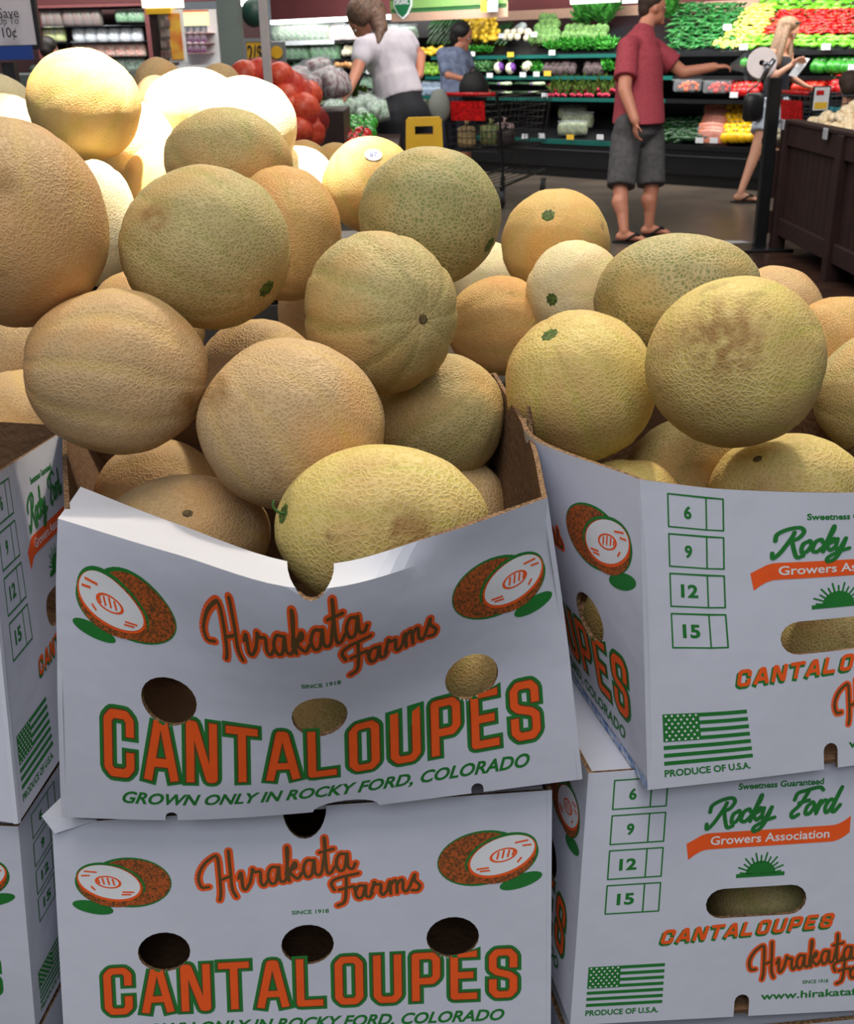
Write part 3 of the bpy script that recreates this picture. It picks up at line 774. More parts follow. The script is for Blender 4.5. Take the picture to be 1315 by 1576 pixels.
    if sticker:
        z = unproj(*sticker); e0 = q.inverted() @ z
        t0 = math.acos(max(-1, min(1, e0.z))); p0 = math.atan2(e0.y, e0.x)
        vpos, _, _ = pt(t0, p0); nn = (rgt*(z.x/sx)+upv*(z.y/sy)-fwd*(z.z/sm)).normalized()
        R = nn.to_track_quat('Z', 'Y').to_matrix(); m = MB().use(STICK)
        ring = [vpos+nn*.0022]
        for rr_ in (.5, 1):
            for i in range(20):
                a_ = 2*math.pi*i/20; l = Vector((math.cos(a_)*.013*rr_, math.sin(a_)*.0105*rr_, -.0013*rr_*rr_)); ring.append(vpos+R @ l+nn*.0022)
        f = [(0, 1+i, 1+(i+1) % 20) for i in range(20)]+[(1+i, 21+i, 21+(i+1) % 20, 1+(i+1) % 20) for i in range(20)]
        m.add(ring, f); st = m.build('sticker', o, True)
        v2, f2 = text2d('87', (-.006, -.004, .006, .004), .02)
        MB().use(STICKP).add([vpos+R @ Vector((x, y, 0))+nn*.0026 for x, y in v2], f2).build('number', st)
    return o

MEL = [
 (1, 449, 655, 143, 131, .928, 't', 'large netted cantaloupe in the middle of the centre carton, behind the yellow one', (-.5, .7, .3), None, .010, (330, 600, 30), None),
 (2, 588, 813, 163, 129, .845, 'y', 'elongated yellow cantaloupe resting in the V of the centre carton, orange blotch below', (432, 790), 't', .004, (628, 822, 62), None),
 (3, 181, 573, 139, 125, .936, 't', 'tan cantaloupe with long ribs overhanging the left rim of the centre carton', (1, -.15, -.2), None, .020, (290, 625, 30), None),
 (4, 288, 822, 128, 93, .985, 't', 'cantaloupe with a ringed blossom end facing up, front left in the centre carton', (289, 789), 'b', .002, None, None),
 (5, 245, 775, 100, 98, 1.10, 't', 'shadowed cantaloupe deep in the centre carton, left of the big middle one', None, None, .01, None, None),
 (6, 676, 642, 102, 98, 1.10, 'g', 'brown-green cantaloupe in the right rear of the centre carton', (.6, .4, .5), None, .008, None, None),
 (7, 690, 790, 95, 92, 1.12, 't', 'cantaloupe peeping out behind the right end of the yellow one', None, None, .01, None, None),
 (8, 585, 483, 118, 123, 1.013, 'g', 'ribbed cantaloupe with its blossom end to the right, above the centre carton', (654, 492), 'b', .022, None, None),
 (9, 318, 383, 130, 121, .999, 'g', 'cantaloupe with a green stem scar at lower right, above the ribbed tan one', (413, 446), 'g', .013, (240, 335, 28), None),
 (10, 662, 335, 108, 104, 1.199, 'n', 'heavily netted green cantaloupe at the top centre of the heap', (755, 378), 'g', .006, None, None),
 (11, 22, 345, 138, 157, .931, 't', 'biggest cantaloupe, cut by the left edge of the picture', (-.3, .9, -.3), None, .006, (5, 275, 30), None),
 (12, 440, 360, 86, 102, 1.299, 'o', 'brownish orange cantaloupe half hidden behind the one with lower right stem scar', (-.4, .8, -.2), None, .016, None, None),
 (13, 400, 592, 98, 100, 1.14, 't', 'cantaloupe shaded behind the big middle one', None, None, .01, None, None),
 (14, 352, 250, 98, 78, 1.387, 'g', 'grey-green smeared cantaloupe in front of the two glaring ones', (.3, -.5, .2), None, .010, None, None),
 (15, 130, 162, 84, 82, 1.551, 's', 'round smooth golden cantaloupe with a bright yellow patch, highest at left', (.6, .2, .3), None, .010, None, None),
 (16, 2, 172, 52, 54, 2.179, 'p', 'white-lit pale cantaloupe farthest back at the left edge', None, None, .006, None, None),
 (17, 12, 215, 66, 66, 1.80, 'p', 'white-lit pale cantaloupe at the left edge, above the biggest one', None, None, .006, None, None),
 (18, 150, 345, 60, 96, 1.523, 'p', 'white-lit pale cantaloupe wedged beside the right side of the biggest one', None, None, .01, None, None),
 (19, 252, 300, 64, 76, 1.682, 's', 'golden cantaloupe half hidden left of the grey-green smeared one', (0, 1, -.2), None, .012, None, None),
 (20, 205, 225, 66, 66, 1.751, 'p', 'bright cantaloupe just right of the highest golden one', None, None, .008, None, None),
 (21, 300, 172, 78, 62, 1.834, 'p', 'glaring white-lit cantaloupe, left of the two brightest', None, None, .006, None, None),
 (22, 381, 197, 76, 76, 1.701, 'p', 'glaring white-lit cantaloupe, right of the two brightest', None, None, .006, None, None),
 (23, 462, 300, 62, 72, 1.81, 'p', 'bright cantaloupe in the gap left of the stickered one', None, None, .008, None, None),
 (24, 570, 285, 72, 71, 1.662, 's', 'golden cantaloupe with an oval white sticker on top', (-.5, .6, .3), None, .016, None, (575, 239)),
 (25, 518, 270, 44, 48, 2.446, 'o', 'small-looking cantaloupe peeping over, left behind the stickered one', None, None, .02, None, None),
 (26, 470, 270, 44, 52, 2.331, 'o', 'low cantaloupe at the rear edge beside the red grapefruit bags', None, None, .012, None, None),
 (30, 856, 377, 83, 84, 1.56, 's', 'golden cantaloupe with a green stem scar on top, rear of the right heap', (844, 330), 'g', .006, None, None),
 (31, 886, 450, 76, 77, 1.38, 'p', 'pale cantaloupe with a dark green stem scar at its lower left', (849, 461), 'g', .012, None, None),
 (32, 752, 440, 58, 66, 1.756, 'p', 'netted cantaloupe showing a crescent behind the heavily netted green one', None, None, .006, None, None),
 (33, 768, 503, 80, 76, 1.42, 'o', 'orange cantaloupe with horizontal ribs between the two heaps', (1, .1, -.2), None, .016, None, None),
 (34, 893, 595, 115, 116, 1.071, 'y', 'yellow-green cantaloupe with upper left stem scar, at the left of the right carton', (844, 511), 'g', .010, None, None),
 (35, 1043, 458, 127, 97, 1.179, 'n', 'wide green-netted cantaloupe crowning the right heap', (-.8, -.2, .3), None, .006, None, None),
 (36, 1132, 558, 135, 131, .955, 'y', 'big round cantaloupe with a brown bruise, front of the right heap', (.5, .2, -.6), None, .004, (1118, 520, 75), None),
 (37, 1362, 608, 104, 100, 1.181, 'g', 'cantaloupe cut by the right edge above the right carton', None, None, .008, None, None),
 (38, 1190, 490, 76, 78, 1.457, 't', 'cantaloupe peeping out behind the right of the wide green-netted one', None, None, .008, None, None),
 (39, 1290, 545, 90, 88, 1.335, 'o', 'yellow ribbed cantaloupe right behind the bruised one', (-.5, .8, .1), None, .020, None, None),
 (40, 1062, 735, 100, 92, 1.12, 'g', 'dark shaded cantaloupe down inside the right carton', None, None, .006, None, None),
 (41, 1212, 755, 118, 88, 1.03, 'y', 'flattish yellow cantaloupe at the front rim of the right carton', (1165, 705), 'b', .006, None, None),
 (42, 965, 795, 92, 90, 1.08, 'y', 'cantaloupe just showing above the rim of the right carton, at its left corner', None, None, .006, None, None),
 (43, -15, 745, 85, 100, 1.249, 'y', 'cantaloupe low in the carton at the left edge', None, None, .006, None, None),
 (44, 22, 545, 80, 80, 1.485, 't', 'dark shaded cantaloupe under the biggest one', None, None, .01, None, None),
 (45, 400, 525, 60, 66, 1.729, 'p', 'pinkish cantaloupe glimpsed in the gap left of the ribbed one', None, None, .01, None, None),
 (46, 500, 480, 72, 75, 1.482, 't', 'cantaloupe showing a sliver along the left of the ribbed one', None, None, .01, None, None),
 (47, 172, 420, 48, 56, 2.094, 'p', 'cantaloupe seen in the low gap right of the biggest one', None, None, .01, None, None),
 (60, 225, 505, 90, 90, 1.30, 't', 'shaded filler cantaloupe added in the dark gap under the one with lower right stem scar', None, None, .01, None, None),  # filler melon added to cover where the spotlight leaks through
 (61, 40, 650, 90, 80, 1.36, 't', 'shaded filler cantaloupe added behind the left carton, beneath the dark one', None, None, .01, None, None),  # invented filler melon closing the bright gap at the left
]
for a in MEL:
    idn, px, py, rx, ry, d, kind, lab, ax, scar, ribs, br, stk = a
    melon(idn, px, py, rx, ry, d, kind, lab, ax, scar, ribs, br, stk, *((72, 46) if rx > 90 else (48, 30)))
# grey-tan gourd-like melons of the next display, behind the pile
for idn, px, py, rx, ry, d, lab in ((27, 246, 132, 38, 40, 2.27, 'grey-tan melon on the far side of the pile, beneath the magazine rack'), (28, 244, 158, 36, 40, 2.02, 'grey melon directly in front of the far grey-tan one'), (29, 340, 136, 34, 36, 2.45, 'pinkish-grey melon behind the glaring ones, below the grey column')):
    melon(idn, px, py, rx, ry, d, 't', lab, (.3, .8, .2), None, .03, None, None, 48, 30)
# cantaloupes inside the cartons, seen through the hand holes
for idn, px, py, d, lab in ((51, 305, 1125, 1.10, 'cantaloupe seen through the left hole of the centre carton'), (52, 498, 1125, 1.02, 'cantaloupe seen through the middle hole of the centre carton'), (53, 730, 1065, 1.05, 'cantaloupe seen through the right hole of the centre carton'),
                            (54, 1300, 1010, 1.08, 'cantaloupe seen through the hand slot of the upper right carton'), (56, 1190, 1400, 1.04, 'cantaloupe seen through the hand slot of the lower right carton'), (57, 1000, 960, 1.07, 'cantaloupe seen through the side hole of the upper right carton')):
    r = .066/d*FPX; melon(idn, px, py, r, r, d, 'g', lab, None, None, .006, None, None, 40, 26)

# ------------------------------------------------------------------ floor and walls
FLOORM = mat('polished_concrete', (102, 90, 79), .3, vscale=1.6, col2=(86, 76, 68))
FLOORB = mat('brown_vinyl_planks', (62, 40, 32), .35, vscale=6, col2=(46, 30, 25))
BLACK = mat('black_enamel', (20, 21, 24), .35, var=.2, vscale=4)
BLACKR = mat('black_rubber', (16, 16, 17), .7)
TEAL = mat('teal_shelf_edge', (14, 92, 84), .4)
MAROON = mat('maroon_soffit', (98, 44, 46), .7, var=.12, vscale=3)
BEIGE = mat('beige_trim', (176, 142, 122), .7)
CHROME = mat('chrome_wire', (150, 152, 158), .25, 1.0)
GREYM = mat('grey_paint', (112, 122, 118), .6, var=.12, vscale=5)
LAMP = mat('fluorescent_tube', (255, 250, 240), .4, emit=9)
BIN = mat('stained_bin_wood', (42, 17, 14), .6, var=.35, vscale=9)
TAGW = mat('price_tag_white', (226, 228, 232), .5); TAGY = mat('price_tag_yellow', (236, 190, 60), .5)

m = MB().use(FLOORM); m.add([(-12, -3, 0), (14, -3, 0), (14, 24, 0), (-12, 24, 0)], [(0, 1, 2, 3)])
o = m.build('floor'); tag(o, None, None, None, 'structure')
pa, pb, pd = on_z(960, 392, .003), on_z(1235, 384, .003), Vector((.6, 2.6, .003))
m = MB().use(FLOORB); m.add([pd, Vector((3.4, 3.0, .003)), pb+Vector((.8, .1, 0)), pa], [(0, 1, 2, 3)])
o = m.build('trim_1', o, local=False)

# wall case frame: front foot line through two floor points
f0, f1 = on_z(795, 268, 0), on_z(1152, 293, 0)
AX = (f1-f0); AX.z = 0; AX.normalize(); DX = Vector((-AX.y, AX.x, 0))
def cw(s, d, z): return f0+AX*s+DX*d+Vector((0, 0, z))
def cpx(x, y, d):                                    # pixel on the vertical plane at depth d behind the case front -> (s, z)
    r = ray(x, y); o_ = Vector((0, 0, EYE)); t = (f0+DX*d-o_).dot(DX)/r.dot(DX); p = o_+r*t
    return (p-f0).dot(AX), p.z, p
MX = Matrix((AX, DX, Vector((0, 0, 1)))).transposed()
def cbox(m, s0, s1, d0, d1, z0, z1): return m.hexa([cw(s0, d0, z0), cw(s1, d0, z0), cw(s1, d1, z0), cw(s0, d1, z0), cw(s0, d0, z1), cw(s1, d0, z1), cw(s1, d1, z1), cw(s0, d1, z1)])
ZL = cpx(850, 214, 0)[1]; Z3 = cpx(850, 150, .18)[1]; Z2 = cpx(850, 117, .30)[1]; Z1 = cpx(850, 84, .42)[1]
zbk = cpx(850, 40, 1.2)[1]
def module(lab, xa, xb, edge, backz=zbk):
    sa, sb = cpx(xa, 150, 0)[0], cpx(xb, 150, 0)[0]
    r = empty('refrigerated_case', cw((sa+sb)/2, .5, 0), lab, 'produce case')
    cbox(MB().use(BLACK), sa, sb, .06, 1.2, .0, .12).build('kick_plate', r, local=False)
    cbox(MB().use(BLACK), sa, sb, .0, 1.2, .12, ZL-.05).build('base', r, local=False)
    cbox(MB().use(CHROME), sa, sb, -.012, .0, .30, .315).build('bumper_rail', r, local=False)
    cbox(MB().use(edge), sa, sb, -.02, .02, ZL-.05, ZL).build('lip', r, local=False)
    cbox(MB().use(BLACK), sa, sb, 1.15, 1.2, ZL-.05, backz).build('back_panel', r, local=False)
    for z, d in ((Z3, .18), (Z2, .30), (Z1, .42)):
        s_ = cbox(MB().use(BLACK), sa, sb, d, 1.15, z-.035, z-.008).build('shelf', r, local=False)
        cbox(MB().use(edge), sa, sb, d-.012, d, z-.04, z).build('shelf_edge', s_, local=False)
    # sloped decks
    m = MB().use(BLACK); m.hexa([cw(sa, .43, Z1-.008), cw(sb, .43, Z1-.008), cw(sb, 1.14, Z1-.008), cw(sa, 1.14, Z1-.008), cw(sa, .44, Z1), cw(sb, .44, Z1), cw(sb, 1.14, Z1+.40), cw(sa, 1.14, Z1+.40)])
    m.build('sloped_deck', r, local=False)
    m = MB().use(BLACK); m.hexa([cw(sa, .03, ZL-.05), cw(sb, .03, ZL-.05), cw(sb, .9, ZL-.05), cw(sa, .9, ZL-.05), cw(sa, .03, ZL-.045), cw(sb, .03, ZL-.045), cw(sb, .7, ZL+.26), cw(sa, .7, ZL+.26)])
    m.build('sloped_deck', r, local=False)
    return r
module('black refrigerated wall case with teal shelf edges behind the shopping cart', 632, 1012, TEAL)
module('black refrigerated wall case with black shelf edges behind the man and the blonde woman', 1013, 1460, BLACK)
# soffit above the cases
def soffit(x0, x1, y0, y1, d, name, mt, thick=.1, zs=None):
    a, b = cpx(x0, y0, d), cpx(x1, y0, d); z = cpx((x0+x1)/2, y1, d)[1]
    return a[0], b[0], z
sa, sb = cpx(590, 10, .3)[0], cpx(1500, 10, .3)[0]
zb = cpx(850, 14, 1.32)[1]
o = cbox(MB().use(MAROON), sa-3.4, sb+1.5, 1.32, 1.42, zb, zb+1.4).build('wall_back'); tag(o, kind='structure')
zb2 = cpx(850, 30, 1.3)[1]
cbox(MB().use(BEIGE), sa, sb+1.5, 1.30, 1.38, zb2, zb).build('trim_2', o, local=False)
cbox(MB().use(DW), sa-3.4, sb+1.5, 1.34, 1.42, 0, zb).build('wall_lower', o, local=False)
lz = cpx(600, 27, .4)
cbox(MB().use(LAMP), cpx(425, 38, .4)[0], cpx(612, 27, .4)[0], .3, .36, lz[1]-.02, lz[1]+.03).build('case_light', None); tag(COL.objects[-1], 'white fluorescent strip over the bagged salads, beneath the maroon soffit', 'light')
for x, nm in ((520, 'a'), (800, 'b'), (1060, 'c'), (1280, 'd')):
    p = cpx(x, 12, .05)[2]; q = cpx(x, 90, .6)[2]
    lo_ = mk_light('case_strip_light', 'AREA', p+Vector((0, 0, .35))-DX*.25, 60, (1, .98, .94), 3.0, .2, q)
# ------------------------------------------------------------------ produce
def pm(name, c, c2=None, rough=.4, vs=40, **k): return mat(name, c, rough, vscale=vs, col2=c2, **k)
G_DK = pm('zucchini_green', (30, 76, 34), (14, 44, 22)); G_MD = pm('leaf_green', (56, 128, 40), (28, 84, 28), .6); G_BR = pm('parsley_green', (70, 168, 48), (36, 110, 34), .6)
G_CH = pm('chili_green', (34, 112, 44), (16, 74, 30), .25); Y_CH = pm('chili_yellow', (222, 216, 96), (196, 196, 84), .3); R_CH = pm('chili_red', (192, 30, 24), (140, 16, 18), .25); G_LT = pm('pepper_light_green', (118, 190, 48), (84, 156, 40), .3)
YEL = pm('squash_yellow', (248, 214, 66), (236, 190, 44)); YPEP = pm('pepper_yellow', (250, 200, 20), (236, 168, 14), .25); RPEP = pm('pepper_red', (206, 24, 24), (150, 12, 16), .25); GPEP = pm('pepper_green', (60, 158, 46), (36, 116, 36), .25)
ART = pm('artichoke_green', (104, 142, 72), (66, 104, 52), .6); CREAM = pm('cauliflower_cream', (232, 226, 200), (208, 200, 170), .7); PURP = pm('turnip_purple', (116, 60, 150), (84, 36, 116), .5)
BEET = pm('artichoke_purple', (92, 72, 78), (56, 52, 44), .7); PINK = pm('radish_pink', (214, 60, 92), (180, 36, 70), .4); ORG = pm('fruit_orange', (232, 112, 44), (216, 88, 34), .5, 60); TOM = pm('tomato_red', (226, 60, 30), (196, 36, 24), .3)
CARR = pm('carrot_orange', (236, 136, 96), (214, 104, 60), .5); ONW = pm('onion_white', (232, 214, 184), (214, 186, 140), .4); ONR = pm('onion_red', (122, 40, 84), (90, 26, 60), .35); STEM = pm('stem_green', (70, 116, 46), (46, 86, 34), .6); LEEK = pm('leek_white', (206, 218, 186), (150, 180, 130), .5)
FILM = mat('clear_plastic_film', (222, 232, 238), .12, alpha=.14); NET = mat('red_mesh_net', (196, 44, 40), .6, alpha=.3)
def rot_rand(r): return Matrix.Rotation(r.uniform(0, 6.28), 3, 'Z') @ Matrix.Rotation(r.uniform(-.5, .5), 3, 'X') @ Matrix.Rotation(r.uniform(-.4, .4), 3, 'Y')
def proto(name, parts, label=None):
    """parts: list of (part name or None for the body, MB) -> template objects (unlinked)"""
    body = None; kids = []
    for pn, mb, sm in parts:
        me = mb.mesh(pn or name, sm)
        if pn is None: body = me
        else: kids.append((pn, me))
    return (name, body, kids)
def put(pr, loc, rot, sc_, label, cat, group, parts=True):
    name, me, kids = pr
    o = bpy.data.objects.new(name, me); COL.objects.link(o); o.location = loc
    o.rotation_mode = 'QUATERNION'; o.rotation_quaternion = rot.to_quaternion(); o.scale = (sc_,)*3
    tag(o, label, cat, group)
    if parts:
        for pn, km in kids:
            k = bpy.data.objects.new(pn, km); COL.objects.link(k); k.parent = o
    return o
def lobed(mt, r=.042, h=.045, n=4, stem=STEM, name='bell_pepper'):
    b = MB().use(mt); b.ball((0, 0, 0), (r, r, h), 16, 10, lambda t, a, u: (1+.10*abs(math.cos(a*n/2))*math.sin(t)-.18*math.exp(-(t/.35)**2))*(1-.12*(t/math.pi)))
    s = MB().use(stem); s.tube([(0, 0, h*.72), (.002, 0, h*.95), (.006, 0, h*1.2)], [.008, .005, .006], 6)
    return proto(name, [(None, b, True), ('stem', s, True)])
def chili(mt, L=.10, r=.011, name='chili_pepper'):
    b = MB().use(mt); b.tube([(-L/2, 0, 0), (-L*.3, 0, .004), (0, 0, .003), (L*.3, .004, -.004), (L/2, .010, -.012)], [r*.7, r, r*.85, r*.55, r*.08], 7)
    s = MB().use(STEM); s.tube([(-L/2, 0, 0), (-L*.5-.02, 0, .006)], [.004, .003], 5)
    return proto(name, [(None, b, True), ('stem', s, True)])
def gourd(mt, L=.17, r=.022, name='zucchini'):
    b = MB().use(mt); b.tube([(-L/2, 0, 0), (-L*.46, 0, 0), (-L*.3, 0, 0), (0, 0, .002), (L*.3, 0, 0), (L*.47, 0, 0), (L/2, 0, 0)], [r*.3, r*.6, r*.8, r, r*1.05, r*.7, r*.1], 10)
    s = MB().use(STEM); s.tube([(-L/2, 0, 0), (-L*.5-.015, 0, .003)], [.007, .006], 6)
    return proto(name, [(None, b, True), ('stem', s, True)])
def rnd_ball(mt, r=.04, name='orange', stem=None, bump=.05, sc_=(1, 1, .95)):
    b = MB().use(mt); b.ball((0, 0, 0), (r*sc_[0], r*sc_[1], r*sc_[2]), 14, 10, lambda t, a, u: 1+bump*noise.noise(u*2)-.06*math.exp(-(t/.3)**2))
    P = [(None, b, True)]
    s = MB().use(stem or STEM); s.ball((0, 0, r*sc_[2]*.92), (.005, .005, .003), 6, 4); P.append(('stem', s, True))
    return proto(name, P)
def scaly(mt, r=.045, name='artichoke'):
    rr = random.Random(3); b = MB().use(mt)
    b.ball((0, 0, 0), r*.85, 10, 8)
    for j in range(5):
        for i in range(8):
            t = .35+j*.48; a = 2*math.pi*(i+.5*(j % 2))/8; u = Vector((math.sin(t)*math.cos(a), math.sin(t)*math.sin(a), math.cos(t)))
            b.ball(u*r*.80, (r*.30, r*.30, r*.42), 6, 4)
    s = MB().use(STEM); s.tube([(0, 0, -r*.8), (0, 0, -r*1.3)], .01, 6)
    return proto(name, [(None, b, True), ('stem', s, True)])
def bunch(mt, r=.07, n=34, name='parsley_bunch', root=None, rc=None, long=1.0):
    rr = random.Random(11); b = MB().use(mt)
    for i in range(n):
        a = rr.uniform(0, 6.28); e = rr.uniform(.1, 1.35); d = Vector((math.cos(a)*math.cos(e), math.sin(a)*math.cos(e), math.sin(e)*long)); L = r*rr.uniform(.7, 1.25); w = r*rr.uniform(.16, .32)
        sd = d.cross(Vector((0, 0, 1))).normalized()*w; p = d*L; q = Vector((0, 0, 1))*.01
        b.add([d*.15*r, p*.6-sd, p*.68+q, p*.6+sd, p+sd*.3, p*1.12], [(0, 1, 2), (0, 2, 3), (1, 5, 2), (2, 5, 4), (2, 4, 3)])
        b.tube([(0, 0, -.01), tuple(p*.6)], .0022, 4, False)
    P = [(None, b, False)]
    if root:
        for k in range(5):
            s = MB().use(root); s.ball((.022*math.cos(k*1.256), .022*math.sin(k*1.256), -.03), (.015, .015, .016), 8, 6); P.append((rc or 'radish', s, True))
    return proto(name, P)
def cauli(mt=CREAM, r=.06, name='cauliflower', half=None):
    rr = random.Random(4); b = MB().use(mt)
    for i in range(46):
        a = i*2.4; z = 1-i/46*1.1; s_ = math.sqrt(max(0, 1-z*z)); b.ball((s_*math.cos(a)*r*.8, s_*math.sin(a)*r*.8, z*r*.7), r*.24, 6, 4)
    l = MB().use(G_MD)
    for i in range(7):
        a = i*.9; d = Vector((math.cos(a), math.sin(a), .3)); sd = Vector((-math.sin(a), math.cos(a), 0))*r*.5
        l.add([Vector((0, 0, -r*.5)), d*r*.8-sd, d*r*1.15+Vector((0, 0, r*.3)), d*r*.8+sd], [(0, 1, 2, 3)])
    P = [(None, b, True), ('leaves', l, False)]
    return proto(name, P)
def turnip():
    b = MB().use(CREAM); b.ball((0, 0, 0), (.055, .055, .055), 14, 10, lambda t, a, u: 1-.15*math.exp(-((math.pi-t)/.4)**2)*-1)
    c = MB().use(PURP); c.ball((.012, 0, .004), (.0495, .0495, .0495), 14, 10)
    l = MB().use(STEM)
    for i in range(5): l.tube([(0, 0, .045), (.03*math.cos(i*1.25), .03*math.sin(i*1.25), .085)], .004, 5)
    return proto('turnip', [(None, b, True), ('purple_side', c, True), ('leaf_stalks', l, True)])
def leek_bundle():
    b = MB().use(LEEK); t_ = MB().use(G_DK); k = MB().use(PURP)
    for i in range(5):
        y = (i-2)*.022; z = .01*(i % 2)
        b.tube([(.0, y*.7, z), (.20, y, z)], [.012, .016], 8); t_.tube([(.0, y*.7, z), (-.10, y*1.1, z), (-.24, y*1.6, z+.005)], [.0125, .017, .022], 8, flat=.5)
    k.tube([(.02, 0, .0), (.045, 0, .0)], [.056, .056], 12, flat=.42)
    return proto('leek_bundle', [(None, b, True), ('green_tops', t_, True), ('purple_band', k, True)])
def bag(contents, w=.19, h=.14, d=.07, lab=None, name='salad_bag', labcol=None):
    b = MB().use(contents)
    b.ball((0, 0, 0), (w/2, d/2, h/2), 16, 10, lambda t, a, u: (1/max(abs(u.x), abs(u.z), .72))*.86*(1+.05*noise.noise(u*5)))
    f = MB().use(FILM); f.ball((0, 0, 0), (w/2*1.04, d/2*1.1, h/2*1.06), 12, 8, lambda t, a, u: (1/max(abs(u.x), abs(u.z), .72))*.88*(1+.05*noise.noise(u*4)))
    f.hexa([Vector(p) for p in ((-w/2, -.002, h*.47), (w/2, -.002, h*.47), (w/2, .002, h*.47), (-w/2, .002, h*.47), (-w/2, -.002, h*.56), (w/2, -.002, h*.56), (w/2, .002, h*.56), (-w/2, .002, h*.56))])
    P = [(None, b, True), ('plastic_film', f, True)]
    if labcol:
        l = MB().use(labcol); l.box((0, -d/2*1.05, h*.08), (w*.5, .003, h*.3)); P.append(('label', l, False))
    return proto(name, P)
def sausage_bag():
    b = MB().use(CARR)
    for i in range(6): b.tube([(-.09, 0, (i-2.5)*.012), (0, .002, (i-2.5)*.012+.003), (.09, 0, (i-2.5)*.012)], [.008, .014, .006], 7)
    f = MB().use(FILM); f.ball((0, 0, 0), (.11, .02, .05), 12, 8)
    return proto('carrot_bag', [(None, b, True), ('plastic_film', f, True)])
def clamshell(mt):
    b = MB(); rr = random.Random(2); b.use(mt)
    for i in range(26): b.ball((rr.uniform(-.06, .06), rr.uniform(-.04, .04), rr.uniform(0, .05)), .014, 7, 5)
    f = MB().use(FILM); f.box((0, 0, .025), (.17, .12, .075), bev=.012); f.box((0, 0, .066), (.18, .13, .008))
    return proto('tomato_clamshell', [(None, b, True), ('plastic_box', f, False)])

def heap(pr, x0, x1, yt, yb, dt, db, nx, ny, label, cat, group, rotfn=None, jit=.35, size=1.0, seed=1, lift=0, parts=True, xt=None, poly=None):
    rr = random.Random(seed*77+1); out = []
    for j in range(ny):
        v = (j+.5)/ny if ny > 1 else .0
        a0, a1 = (x0, x1) if xt is None else (x0+(xt[0]-x0)*v, x1+(xt[1]-x1)*v)
        n = max(1, round(nx*(a1-a0)/(x1-x0)))
        for i in range(n):
            x = a0+(a1-a0)*(i+.5+rr.uniform(-jit, jit)+(.25 if j % 2 else -.25)*(n > 2))/n; y = yb+(yt-yb)*(v+rr.uniform(-jit, jit)/ny*.6)
            d = db+(dt-db)*v; p = cpx(x, y, d)[2]+Vector((0, 0, lift))
            R = MX @ (rotfn(rr) if rotfn else rot_rand(rr))
            out.append(put(pr, p, R, size*PS*rr.uniform(.88, 1.12), label, cat, group, parts))
    return out
def lay(r): return Matrix.Rotation(r.uniform(-1.1, 1.1), 3, 'Z') @ Matrix.Rotation(r.uniform(-.6, .2), 3, 'Y')
def updown(r): return Matrix.Rotation(R_(-62)+r.uniform(-.15, .15), 3, 'Y') if False else Matrix.Rotation(R_(90)+r.uniform(-.2, .2), 3, 'Z') @ Matrix.Rotation(R_(-32)+r.uniform(-.1, .1), 3, 'Y')
def side(r): return Matrix.Rotation(r.uniform(-.12, .12), 3, 'Z')
def upr(r): return Matrix.Rotation(r.uniform(0, 6.28), 3, 'Z') @ Matrix.Rotation(r.uniform(-.25, .25), 3, 'X')
TOP = (1.02, .48); PS = 1.32
zuc = gourd(G_DK, .17, .022); ysq = gourd(YEL, .13, .026, 'yellow_squash'); cuc = gourd(G_DK, .15, .024, 'cucumber'); ytop = TOP
heap(zuc, 664, 716, 32, 64, *TOP, 9, 3, 'dark green zucchini standing on the top deck left of the yellow squash', 'zucchini', 'zucchini left of the yellow squash', updown, .15, 1.0, 2)
heap(ysq, 718, 766, 26, 62, *TOP, 7, 5, 'yellow squash in the top deck heap beside the zucchini', 'squash', 'yellow squash on the top deck', lay, .3, 1.0, 3)
heap(zuc, 770, 786, 38, 64, *TOP, 3, 3, 'dark green zucchini right of the yellow squash', 'zucchini', 'zucchini right of the yellow squash', updown, .15, .9, 4)
egg = gourd(pm('eggplant_pale', (176, 184, 184), (140, 150, 150)), .22, .05, 'white_radish')
put(egg, cpx(799, 44, .8)[2], MX @ Matrix.Rotation(-.35, 3, 'Y'), 1, 'fat pale daikon on the top deck beside the artichokes', 'radish', None)
heap(rnd_ball(CREAM, .035, 'white_turnip'), 776, 815, 45, 62, .7, .5, 4, 2, 'cream-coloured round turnip below the pale daikon', 'turnip', 'cream turnips on the top deck', upr, .3, 1.0, 5)
art = scaly(ART, .042)
heap(art, 818, 862, 26, 64, *TOP, 5, 5, 'green artichoke in the pyramid right of the pale daikon', 'artichoke', 'green artichokes in the pyramid', upr, .15, 1.0, 6, xt=(836, 856))
heap(art, 868, 935, 40, 62, .9, .5, 7, 2, 'green artichoke in the low heap under the fennel fronds', 'artichoke', 'green artichokes under the fennel', upr, .2, 1.0, 7)
fen = bunch(G_MD, .13, 60, 'fennel_bunch', long=1.6); par = bunch(G_BR, .075, 40)
heap(fen, 890, 945, 14, 42, 1.0, .75, 4, 2, 'feathery green fennel bunch on the top deck left of the man', 'herbs', 'fennel bunches left of the man', upr, .2, 1.0, 8)
heap(par, 842, 946, 64, 80, .6, .44, 10, 2, 'bright green parsley bunch along the top deck front', 'herbs', 'parsley bunches along the front', upr, .2, .9, 9)
heap(par, 722, 760, 70, 80, .55, .44, 4, 1, 'green herb bunch under the yellow squash', 'herbs', 'herbs under the yellow squash', upr, .2, .8, 10)
heap(ysq, 645, 690, 74, 84, .5, .44, 8, 2, 'yellow squash lying at the shelf front beneath the zucchini', 'squash', 'yellow squash beneath the zucchini', lay, .3, .7, 11)
heap(fen, 1020, 1032, 10, 30, 1.0, .8, 1, 2, 'green fennel bunch right of the man', 'herbs', 'fennel right of the man', upr, .2, .9, 12)
